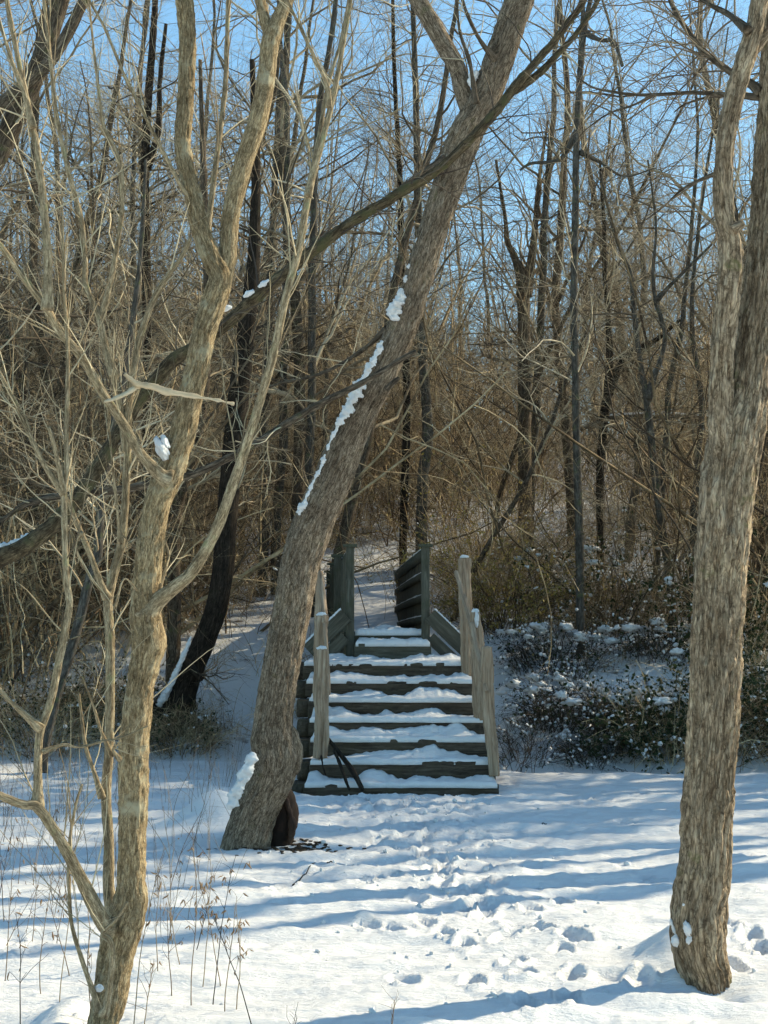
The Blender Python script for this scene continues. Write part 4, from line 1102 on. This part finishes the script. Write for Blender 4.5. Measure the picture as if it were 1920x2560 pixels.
spot_rows("thin bare tree high on the slope, left half, {} from the left", 29, 40, 12, -60, 930, 1)
spot_rows("thin bare tree high on the slope, right half, {} from the left", 31, 42, 8, 960, 1960, 1)
spot_rows("bare tree on the slope just behind the forked tree, {} from the left", 21, 26, 2, 1850, 2000, 0)
for zone, (txt, L, far) in enumerate(spots):
    for k, (u, D) in enumerate(sorted(L)):
        tr, cr = PROTO[r_s.integers(len(PROTO))]
        o = thing("bare_tree", txt.format(ORD[k] if k else "leftmost").replace("leftmost from the left", "leftmost of them").replace("leftmost from left", "leftmost of them"), "tree", "bare trees on the wooded slope")
        x = (u - CX) / F_PX * D
        o.location = (x, D, float(base_height(x, D))); tl = .25 if zone == 1 else 1.0
        o.rotation_euler = (r_s.normal(0, .09) * tl, r_s.normal(0, .11) * tl, r_s.uniform(0, 6.28))
        s = r_s.uniform(.6, 1.05); o.scale = (s, s, s * r_s.uniform(.9, 1.1))
        obj("trunk", tr, None, o); obj("crown", cr, None, o)
# trees of the same wood that stand beside the view and shade the clearing
for k, (x, D, pi, s) in enumerate([(6.4, 16.2, 2, 1.0), (8.8, 17.4, 0, 1.0), (8.4, 16.4, 4, 1.), (12.0, 18.5, 6, 1.1), (5.6, 19.6, 1, 1.), (10.8, 17.8, 1, 1.), (14.5, 20.0, 2, 1.1), (16.0, 21.0, 0, 1.1), (-6.5, 17, 0, 1.), (-8.5, 20, 2, 1.), (19, 22, 2, 1.1), (22, 24.5, 0, 1.1), (13.2, 20.6, 4, 1.1), (7.2, 18.6, 6, 1.)]):
    tr, cr = PROTO[pi]
    o = thing("bare_tree", "bare tree of the same wood standing beyond the %s edge of the photograph" % ("left" if x < 0 else "right"), "tree", "bare trees beside the view")
    o.location = (x, D, float(base_height(x, D))); o.rotation_euler = (0, 0, k * 1.7); o.scale = (s, s, s)
    obj("trunk", tr, None, o); obj("crown", cr, None, o)
for k, (x, d0, s) in enumerate([(8.2, 8.75, 1.), (10.5, 9.35, .8), (7.6, 10.0, .7), (9.4, 10.5, .65), (12.2, 11.2, .9), (8.8, 11.9, .75), (7.0, 12.5, .9), (11.0, 13.2, 1.), (9.9, 14.2, .8), (13.5, 9.6, 1.)]):
    tr, cr = POLE; D = d0 + (x - .5) / math.tan(SUN_AZ)
    o = thing("bare_tree", "tall high crowned bare tree standing beyond the right edge of the photograph", "tree", "tall trees beside the view")
    o.location = (x, D, float(base_height(x, D))); o.rotation_euler = (.03 * math.sin(k * 2.), .04 * math.cos(k * 3.), k * 1.3); o.scale = (s, s, 1)
    obj("trunk", tr, None, o); obj("crown", cr, None, o)

# ------------------------------------------------------------------ undergrowth that nobody could count
def scatter(n, D0, D1, seed, side=.29, pad=1.0, power=1.0):
    r_ = np.random.default_rng(seed)
    D = D0 + (D1 - D0) * r_.uniform(0, 1, n) ** power
    x = r_.uniform(-1, 1, n) * (side * D + pad)
    return x, D, r_

def keep_off(x, D, margin=.25):
    """clear of the bridge and stairs"""
    t = (D - 17.5) / 6.1
    on = (D > 14) & (D < 24.2) & (x > -.5 - .38 * np.clip(t, 0, 1) - margin) & (x < .55 - .30 * np.clip(t, 0, 1) + margin) & (D > 16.8)
    st_ = (D < 17.6) & (np.abs(x - .1) < 1.25)
    return ~(on | st_)

def scatter_stuff(name, label, cat, protos, pts, rot, scl, idx):
    """one mass made of many instances of a few grown clumps"""
    c = bpy.data.collections.new(name + "_clumps")
    for k, me in enumerate(protos):
        c.objects.link(bpy.data.objects.new("%s_clump_%02d" % (name, k), me))
    me = bpy.data.meshes.new(name); me.vertices.add(len(pts)); me.vertices.foreach_set("co", np.asarray(pts, np.float32).ravel())
    for an, ty, key, val in (("rot", 'FLOAT_VECTOR', "vector", rot), ("scl", 'FLOAT', "value", scl), ("pick", 'INT', "value", idx)):
        at = me.attributes.new(an, ty, 'POINT'); at.data.foreach_set(key, np.asarray(val, np.int32 if ty == 'INT' else np.float32).ravel())
    o = obj(name, me)
    ng = bpy.data.node_groups.new(name, 'GeometryNodeTree')
    ng.interface.new_socket("Geometry", in_out='INPUT', socket_type='NodeSocketGeometry')
    ng.interface.new_socket("Geometry", in_out='OUTPUT', socket_type='NodeSocketGeometry')
    gi, go = ng.nodes.new('NodeGroupInput'), ng.nodes.new('NodeGroupOutput')
    ip = ng.nodes.new('GeometryNodeInstanceOnPoints'); ci = ng.nodes.new('GeometryNodeCollectionInfo')
    ci.inputs['Collection'].default_value = c; ci.inputs['Separate Children'].default_value = True; ci.inputs['Reset Children'].default_value = True
    ip.inputs['Pick Instance'].default_value = True
    def named(an, ty):
        n = ng.nodes.new('GeometryNodeInputNamedAttribute'); n.data_type = ty; n.inputs['Name'].default_value = an
        return n.outputs[0]
    ng.links.new(gi.outputs[0], ip.inputs['Points']); ng.links.new(ci.outputs[0], ip.inputs['Instance'])
    ng.links.new(named("pick", 'INT'), ip.inputs['Instance Index']); ng.links.new(named("rot", 'FLOAT_VECTOR'), ip.inputs['Rotation']); ng.links.new(named("scl", 'FLOAT'), ip.inputs['Scale'])
    ng.links.new(ip.outputs[0], go.inputs[0])
    o.modifiers.new("scatter", 'NODES').node_group = ng
    return tag(o, label, cat, None, "stuff")

def two_mats(bag_a, bag_b, name, ma, mb):
    na = sum(len(q) for q in bag_a.Q) + sum(len(q) for q in bag_a.T)
    b = Bag(); b.V = [v for v in bag_a.V]; b.Q = list(bag_a.Q); b.T = list(bag_a.T); b.A = list(bag_a.A); b.n = bag_a.n
    for V, Q in bag_b: b.add(V, Q)
    me = b.mesh(name); me.materials.append(ma); me.materials.append(mb)
    mi = np.zeros(len(me.polygons), np.int32); mi[na:] = 1
    me.polygons.foreach_set("material_index", mi)
    return me

def snow_on(C, R, r_, n, lo=.006, hi=.014, zmin=.1):
    """thin rolls of snow lying on the flatter twigs"""
    d = C[:, -1] - C[:, 0]; flat_ = np.abs(d[:, 2]) / np.maximum(np.linalg.norm(d, axis=1), 1e-6)
    ok = np.where((flat_ < .45) & (C[:, 0, 2] > zmin))[0]
    if len(ok) == 0: return []
    k = r_.choice(ok, n)
    M = C.shape[1]
    i = r_.integers(0, M - 1, n); f = r_.uniform(0, .5, n)[:, None]
    a_, b_ = C[k, i], C[k, i + 1]
    d = b_ - a_; L = np.linalg.norm(d, axis=1, keepdims=True)
    p0 = a_ + d * f; u = d / np.maximum(L, 1e-6); ln = np.minimum(L * .7, r_.uniform(.02, .09, n)[:, None])
    t = np.linspace(0, 1, 5)[None, :, None]
    Cs = p0[:, None] + u[:, None] * ln[:, None] * t + np.array([0, 0, .004])
    Rs = r_.uniform(lo, hi, n)[:, None] * np.array([.25, .9, 1, .85, .2])[None] * r_.uniform(.6, 1.35, (n, 5))
    return [batch_tubes(Cs, Rs, 5)]

# thicket of saplings and hanging vines
TH = []
for k in range(8):
    r_ = np.random.default_rng(1500 + k)
    n = 13
    base = np.stack([r_.normal(0, .75, n), r_.normal(0, .75, n), np.full(n, -.25)], -1)
    C0 = grow(base, np.stack([r_.normal(0, .3, n), r_.normal(0, .3, n), np.ones(n)], -1), r_.uniform(2.2, 6.5, n), 12, .17, .03, r_, .05)
    R0 = r_.uniform(.006, .019, n)[:, None] * np.linspace(1, .3, 12)[None]
    if k % 2 == 0:
        C0[:3] = grow(base[:3], np.stack([r_.normal(0, .8, 3), r_.normal(0, .3, 3), np.ones(3)], -1), r_.uniform(4, 7.5, 3), 12, .10, .02, r_, .0)
        R0[:3] = r_.uniform(.022, .042, 3)[:, None] * np.linspace(1, .3, 12)[None]
    # vines swinging from stem to stem
    nv = 16
    Cv = grow(C0[r_.integers(0, n, nv), r_.integers(4, 12, nv)], np.stack([r_.normal(0, 1, nv), r_.normal(0, 1, nv), r_.normal(.1, .4, nv)], -1), r_.uniform(1.2, 3.4, nv), 12, .25, .02, r_, .22)
    Rv = r_.uniform(.004, .009, nv)[:, None] * np.linspace(1, .6, 12)[None]
    C1, R1 = sprout(np.concatenate([C0, Cv]), np.concatenate([R0, Rv]), 190, .1, 1, 1.1, (.35, 1.5), 6, .32, .0, r_, .5, .008, .4, down=.10)
    C2, R2 = sprout(C1, R1, 620, .05, 1, .9, (.15, .75), 4, .40, -.02, r_, .7, .004, .6)
    b = Bag()
    for C, R_ in ((C0, R0), (Cv, Rv), (C1, R1), (C2, R2)):
        V, Q = batch_tubes(C, R_, 3); b.add(V, Q)
    me = b.mesh("thicket_clump"); me.materials.append([M_BRUSH, M_TWIG_BACK][k % 3 == 2]); TH.append(me)
x, D, r_ = scatter(560, 20.6, 52, 5, power=1.05)
m = keep_off(x, D, 1.6) & ~((np.abs(x + .4) < 1.7) & (D < 28)) & ~((x < -.4) & (x > -2.9) & (D < 25)); x, D = x[m], D[m]
dens = fbm(np.stack([x * .3, D * .22, x * 0], -1), 77, 3)
m = (dens > -.30) & ~((D < 25.0) & (x > .8) & (x < 5.6) & (r_.uniform(0, 1, len(x)) < .86)) & ~((x > .25 * D * .35) & (D > 30) & (r_.uniform(0, 1, len(x)) < .4)); x, D = x[m], D[m]
n = len(x)
scatter_stuff("thicket", "tangled brown thicket of saplings and hanging vines on the slope", "thicket", TH, np.stack([x, D, base_height(x, D)], -1),
    np.stack([r_.normal(0, .06, n), r_.normal(0, .06, n), r_.uniform(0, 6.28, n)], -1), r_.uniform(.65, 1.35, n) * np.clip(1 + .6 * fbm(np.stack([x * .3, D * .3, x * 0 + 3], -1), 5, 2), .6, 1.4), r_.integers(0, len(TH), n))

# low brambles over the snow of the slope
BB = []
for k in range(6):
    r_ = np.random.default_rng(1700 + k)
    n = 40
    C0 = grow(np.stack([r_.normal(0, .38, n), r_.normal(0, .38, n), np.full(n, -.08)], -1), np.stack([r_.normal(0, .7, n), r_.normal(0, .7, n), np.ones(n) * .9], -1), r_.uniform(.35, 1.4, n), 8, .19, .05, r_, .38)
    R0 = r_.uniform(.0025, .006, n)[:, None] * np.linspace(1, .5, 8)[None]
    C1, R1 = sprout(C0, R0, 160, .1, 1, .9, (.12, .5), 4, .28, .0, r_, .7, .004, .6)
    C2, R2 = sprout(C1, R1, 240, .1, 1, .9, (.06, .22), 3, .28, .0, r_, .8, .0025, .7)
    b = Bag()
    for C, R_ in ((C0, R0), (C1, R1), (C2, R2)):
        V, Q = batch_tubes(C, R_, 3); b.add(V, Q)
    BB.append(two_mats(b, snow_on(C1, R1, r_, 34, .005, .014, .05) + snow_on(C0, R0, r_, 12, .007, .018, -.1), "bramble_clump", M_BRUSH, M_SNOW))
x, D, r_ = scatter(1500, 18.2, 44, 6, power=1.5)
m = keep_off(x, D, .3); x, D = x[m], D[m]
dens = fbm(np.stack([x * .7, D * .5, x * 0], -1), 88, 3)
m = (dens > .04) & ~((D < 20.4) & (x < 3.4) & (x > .8)) & ~((x < -.6) & (x > -2.9) & (D < 24) & (r_.uniform(0, 1, len(x)) < .85)); x, D = x[m], D[m]
n = len(x)
scatter_stuff("brambles", "low tangle of brambles poking through snow along the slope", "brambles", BB, np.stack([x, D, base_height(x, D)], -1),
    np.stack([r_.normal(0, .1, n), r_.normal(0, .1, n), r_.uniform(0, 6.28, n)], -1), r_.uniform(.5, 1.25, n), r_.integers(0, len(BB), n))

# the far wood over the crest, one mass
FW = []
for k in range(6):
    r_ = np.random.default_rng(1900 + k)
    C0 = grow(np.array([[0, 0, -.4]]), np.array([[r_.normal(0, .1), r_.normal(0, .1), 1.]]), np.array([13.]), 12, .06, .02, r_)
    R0 = np.array([r_.uniform(.045, .09)])[:, None] * np.linspace(1.1, .15, 12)[None]
    C1, R1 = sprout(C0, R0, 26, .12, 1, .75, (1.5, 4.2), 7, .15, .03, r_, .45, .045, .3)
    C2, R2 = sprout(C1, R1, 190, .1, 1, .7, (.6, 2.0), 5, .19, .01, r_, .6, .014, .5)
    C3, R3 = sprout(C2, R2, 800, .1, 1, .75, (.35, 1.1), 3, .28, .0, r_, .7, .007, .7)
    b = Bag()
    for C, R_ in ((C0, R0), (C1, R1), (C2, R2), (C3, R3)):
        V, Q = batch_tubes(C, R_, 3); b.add(V, Q)
    me = b.mesh("far_tree_clump"); me.materials.append(M_FAR); FW.append(me)
x, D, r_ = scatter(300, 42, 100, 9, .34, 4)
m = (x < .06 * D) | (r_.uniform(0, 1, len(x)) < .8); x, D = x[m], D[m]
n = len(x)
scatter_stuff("far_wood", "grey brown bare treetops of the far wood over the crest", "wood", FW, np.stack([x, D, base_height(x, D)], -1),
    np.stack([r_.normal(0, .06, n), r_.normal(0, .06, n), r_.uniform(0, 6.28, n)], -1), r_.uniform(.65, 1.25, n), r_.integers(0, len(FW), n))

# ------------------------------------------------------------------ leafy shrubs and vine mounds
def leaf_cloud(name, centers, mat, parent, seed, size=(.02, .045)):
    r_ = np.random.default_rng(seed)
    n = len(centers)
    a = unit(r_.normal(0, 1, (n, 3))); b_ = unit(np.cross(a, r_.normal(0, 1, (n, 3)))); s = r_.uniform(size[0], size[1], n)[:, None]
    nn = np.cross(a, b_)
    V = np.stack([centers - a * s, centers + b_ * s * .5 + nn * s * .12, centers + a * s, centers - b_ * s * .5 + nn * s * .12], 1).reshape(-1, 3)
    Q = np.arange(n * 4).reshape(-1, 4)
    o = obj(name, mesh_from(name, V, Q, None, False), mat, parent)
    o["kind"] = "stuff"
    return o

def shrub(name, label, c_px, D, rx, rz, seed, stems=260, leaves=0, lmat=None, snow=0, mat=M_BRUSH, lsize=(.02, .045), smat=None, ry=None, group=None, cat="shrub", caps=0):
    r_ = np.random.default_rng(seed)
    x0 = (c_px - CX) / F_PX * D; ry = ry or rx * .8
    t = thing(name, label, cat, group)
    t.location = (x0, D, float(base_height(x0, D)))
    a = r_.uniform(0, 6.28, stems); q = np.sqrt(r_.uniform(0, 1, stems)) * .75
    s = np.stack([np.cos(a) * q * rx, np.sin(a) * q * ry, np.zeros(stems)], -1)
    s[:, 2] = base_height(s[:, 0] + x0, s[:, 1] + D) - float(base_height(x0, D)) - .03
    d = np.stack([np.cos(a) * .5 + r_.normal(0, .3, stems), np.sin(a) * .5 + r_.normal(0, .3, stems), np.ones(stems)], -1)
    C0 = grow(s, d, rz * r_.uniform(.8, 1.5, stems) * (1.15 - .5 * q), 7, .19, .0, r_, .3)
    R0 = r_.uniform(.003, .007, stems)[:, None] * np.linspace(1, .45, 7)[None]
    C1, R1 = sprout(C0, R0, stems * 5, .15, 1, .9, (.12, .45), 4, .24, .0, r_, .7, .004, .6)
    C2, R2 = sprout(C1, R1, stems * 6, .1, 1, .8, (.06, .22), 3, .25, .0, r_, .8, .0025, .7)
    twigs_object("stems", [(C0, R0), (C1, R1), (C2, R2)], mat, t)["kind"] = "stuff"
    if leaves:
        pts = np.concatenate([C1[:, 1:].reshape(-1, 3), C2[:, 1:].reshape(-1, 3)])
        c = pts[r_.integers(0, len(pts), leaves)] + r_.normal(0, .025, (leaves, 3))
        leaf_cloud("leaves", c, lmat, t, seed, lsize)
    for k in range(caps):
        # a pad of snow resting on the top of the bush
        zt = np.quantile(C1[:, -1, 2], r_.uniform(.72, .97)); near_ = C1[np.argsort(np.abs(C1[:, -1, 2] - zt))[:40], -1]
        c = near_[r_.integers(len(near_))]; w_ = r_.uniform(.028, .075)
        V, Q, T = blob(c, (w_ * r_.uniform(.8, 1.6), w_ * r_.uniform(.7, 1.3), w_ * .62), seed * 3 + k, 18, 1.1, None, 2.8)
        obj("snow_pad", mesh_from("snow_pad", V, Q, T), M_SNOW, t)
    if snow:
        b = Bag()
        hi = np.quantile(C1[:, -1, 2], .45)
        for V, Q in snow_on(C1, R1, r_, snow * 4, .006, .020, hi) + snow_on(C0, R0, r_, snow * 2, .010, .026, -1): b.add(V, Q)
        obj("snow_cap", b.mesh("snow_cap"), M_SNOW, t)["kind"] = "stuff"
    return t
shrub("vine_mound", "mound of vines with yellowish and rusty leaves right of the footbridge", 1270, 22.3, .62, 1.55, 401, 200, 4200, M_VINELEAF, 0, lsize=(.014, .034))
shrub("vine_mound", "tall thin heap of vines up the slope behind the rusty leaved mound", 1195, 25.5, .7, 2.6, 402, 200, 1100, M_VINELEAF, 0, lsize=(.014, .034))
shrub("bramble_mound", "wide snow topped bramble mound on the slope right of the stairs", 1400, 18.9, .52, .62, 403, 170, 900, M_IVY, 70, M_DARKTWIG, (.014, .028), caps=16)
shrub("bramble_mound", "dark bramble mound with snow patches left of the small evergreen bush", 1550, 18.5, .42, .66, 413, 150, 850, M_IVY, 60, M_DARKTWIG, (.014, .028), caps=12)
shrub("bramble_mound", "low dark twiggy mound below the wide snow topped mound", 1480, 18.05, .42, .30, 414, 80, 250, M_IVY, 25, M_DARKTWIG, (.014, .026), caps=4)
shrub("bramble_mound", "snowy bramble mound higher on the slope behind the wide mound", 1380, 20.6, .75, .55, 415, 150, 900, M_IVY, 80, M_DARKTWIG, (.014, .028), caps=18)
shrub("bramble_mound", "snowy bramble mound at the foot of the crooked sapling", 1640, 20.8, .55, .5, 416, 120, 800, M_IVY, 60, M_DARKTWIG, (.014, .028), caps=12)
shrub("evergreen_bush", "small dark evergreen bush capped with snow just left of the forked tree", 1660, 18.1, .36, .95, 404, 120, 3200, M_IVY, 50, lsize=(.02, .042), caps=14)
shrub("evergreen_bush", "dark evergreen bush showing right of the forked tree", 1900, 18.4, .55, 1.2, 405, 160, 4200, M_IVY, 40, lsize=(.02, .042), caps=10)
shrub("evergreen_bush", "dark hanging evergreen higher on the slope right of the forked tree", 1885, 20.5, .55, 1.5, 406, 140, 3200, M_IVY, 40, lsize=(.02, .05), caps=8)
shrub("dark_shrub", "dark evergreen scrub on the slope between the slim dark tree and crooked sapling", 1560, 22.2, .9, 1.5, 407, 170, 1700, M_IVY, 60, lsize=(.018, .04), caps=14)
shrub("bramble_mound", "snow dusted brush beside the right stair posts", 1290, 17.95, .5, .6, 408, 70, 120, M_IVY, 25, M_DARKTWIG, (.015, .03))
shrub("dark_shrub", "dark twiggy scrub on the bank behind the pale tree's left branch", 110, 18.9, .9, .75, 409, 300, 1500, M_IVY, 25, lsize=(.015, .032))
shrub("dark_shrub", "dark low scrub at the foot of the black curved trunk", 455, 18.9, .55, .5, 410, 200, 500, M_IVY, 8, lsize=(.015, .03))
shrub("dark_shrub", "dark twiggy scrub between the pale tree's second stem and its trunk", 290, 19.3, .6, .8, 411, 220, 900, M_IVY, 15, lsize=(.015, .032))

# fallen snowy log on the slope
p, r = traced([(1450, 1075, 5), (1524, 1045, 6), (1620, 1040, 7), (1700, 1042, 7), (1790, 1048, 8)], (27, 26))
lg = thing("fallen_log", "thin fallen snowy log high on the slope left of the forked tree", "log")
V, Q, T, A = tube(p, r, 12, disp_knobbly(.01, 10, 3), .06); obj("wood", mesh_from("wood", V, Q, T, True, A), M_BARK_GREY, lg)
V, Q, T, A = tube(p[1:] + [0, 0, .04], r[1:] * .75, 10, disp_knobbly(.02, 5, 5), .05); obj("snow_cap", mesh_from("snow_cap", V, Q, T, True, A), M_SNOW, lg)

# ------------------------------------------------------------------ dry weeds in the left foreground
r_s = np.random.default_rng(5)
def weed(label, base_px, h, lean, seed, leaves=6, dark=False, group="dry weeds in the left foreground"):
    r_ = np.random.default_rng(seed)
    gx, gy = px_ground(*base_px)
    h = h * .82
    t = thing("dry_weed", label, "weed", group)
    t.location = (gx, gy, float(gz(gx, gy)[0]) - .02)
    C0 = grow(np.zeros((1, 3)), np.array([[lean, r_.normal(0, .08), 1.]]), np.array([h]), 12, .05, .0, r_)
    R0 = np.linspace(.0026, .0011, 12)[None]
    C1, R1 = sprout(C0, R0, 9, .4, 1, .6, (.05, .22), 6, .16, .02, r_, .7, .0016, .6)
    twigs_object("stem", [(C0, R0), (C1, R1)], M_BARK_DARK if dark else M_WEED, t, 5)
    if leaves:
        c = np.concatenate([C1[:, -2:].reshape(-1, 3), C0[0, 6:]])
        c = c[r_.integers(0, len(c), leaves)]
        # hanging shrivelled leaves: narrow drooping blades
        n = leaves; L = r_.uniform(.018, .042, n)
        Cl = grow(c, np.stack([r_.normal(0, .5, n), r_.normal(0, .5, n), -np.ones(n)], -1), L, 5, .3, -.05, r_)
        Rl = np.array([.001, .0028, .0034, .0022, .0006])[None] * r_.uniform(.6, 1.3, n)[:, None]
        b = Bag(); V, Q = batch_tubes(Cl, Rl, 4); b.add(V, Q)
        obj("dry_leaves", b.mesh("dry_leaves"), M_WEEDLEAF, t)
    return t
weeds = [((488, 2482), .95, -.02), ((540, 2480), .80, .10), ((570, 2510), .62, .05), ((440, 2460), .50, -.03), ((598, 2500), .55, .12), ((650, 2580), .66, -.25), ((372, 2555), .42, 0), ((338, 2590), 1.0, .25), ((405, 2420), .55, -.10), ((497, 2360), .35, .3), ((250, 2560), .55, -.1), ((165, 2500), .85, .05), ((120, 2470), .7, -.08), ((70, 2540), .6, .1), ((30, 2430), .8, .02), ((95, 2330), .55, .12), ((190, 2420), .5, -.2), ((10, 2250), .6, .1), ((60, 2200), .5, -.1), ((430, 2330), .5, .06), ((462, 2390), .55, -.12), ((20, 2100), .5, .05), ((140, 2150), .45, .1), ((515, 2440), .7, .18), ((560, 2440), .6, -.05), ((735, 2590), .16, .15), ((975, 2590), .24, .1)]
order = sorted(range(len(weeds)), key=lambda k: weeds[k][0][0])
for rank, k in enumerate(order):
    (bx, by), h, ln = weeds[k]
    w_ = ["first", "second", "third", "fourth", "fifth", "sixth", "seventh", "eighth", "ninth", "tenth", "eleventh", "twelfth", "thirteenth", "fourteenth", "fifteenth", "sixteenth", "seventeenth", "eighteenth", "nineteenth", "twentieth", "twenty-first", "twenty-second", "twenty-third", "twenty-fourth", "twenty-fifth", "twenty-sixth", "twenty-seventh"][rank]
    weed("%s dry weed from the left among the weeds in the foreground snow" % w_, (bx, by), h, ln, 700 + k, 14 if 480 < bx < 620 else (0 if h < .3 else 6), dark=(k % 4 == 1))
# thin shoots with buds along the far edge of the left clearing, too many to count
x = r_s.uniform(-4.5, -.9, 420); D = r_s.uniform(7.5, 18.2, 420)
m = (x > -.28 * D - .3) & (x < -.06 * D - .35); x, D = x[m], D[m]; n = len(x)
C0 = grow(np.stack([x, D, gz(x, D) - .02], -1), np.stack([r_s.normal(0, .2, n), r_s.normal(0, .2, n), np.ones(n)], -1), r_s.uniform(.2, .75, n), 8, .08, .0, r_s)
R0 = r_s.uniform(.0014, .003, n)[:, None] * np.linspace(1, .5, 8)[None]
C1, R1 = sprout(C0, R0, n * 4, .3, 1, .7, (.05, .25), 4, .18, .0, r_s, .7, .002, .6)
tag(twigs_object("dry_grass", [(C0, R0), (C1, R1)], M_WEED), "sparse dry stalks and seedlings poking through the snow at the left", "grass", None, "stuff")
# twigs lying on the snow
for k, (a, c, lab) in enumerate([((735, 2205), (790, 2150), "thin curved twig lying on the snow right of the hollow foot"), ((1350, 2055), (1362, 2050), "tiny dark bit of bark on the trampled snow before the stairs"), ((820, 2150), (838, 2140), "short dark twig on the snow left of the trampled path")]):
    x0, y0 = px_ground(*a); x1, y1 = px_ground(*c)
    t = np.linspace(0, 1, 8); xs = x0 + (x1 - x0) * t; ys = y0 + (y1 - y0) * t + .03 * np.sin(t * 3.1)
    C = np.stack([xs, ys, gz(xs, ys) + .012], -1)
    V, Q, T, A = tube(C, np.linspace(.005, .003, 8), 8, None, None)
    tag(obj("fallen_twig", mesh_from("fallen_twig", V, Q, T, True, A), M_BARK_DARK), lab, "twig")

b = Bag(); r_ = np.random.default_rng(31)
for k in range(260):
    y = 14.4 - 8.0 * r_.uniform(0, 1) ** 1.7; x = .15 + .045 * (14.6 - y) + r_.normal(0, .5)
    q = r_.uniform(.004, .017)
    V, Q, T = blob((x, y, float(gz(x, y)[0]) + q * .3), q * r_.uniform(.6, 1.4, 3), k, 6, .8); b.add(V, Q, T)
tag(obj("snow_crumbs", b.mesh("snow_crumbs"), M_SNOW), "small crumbs of snow kicked up along the trampled path", "snow", None, "stuff")
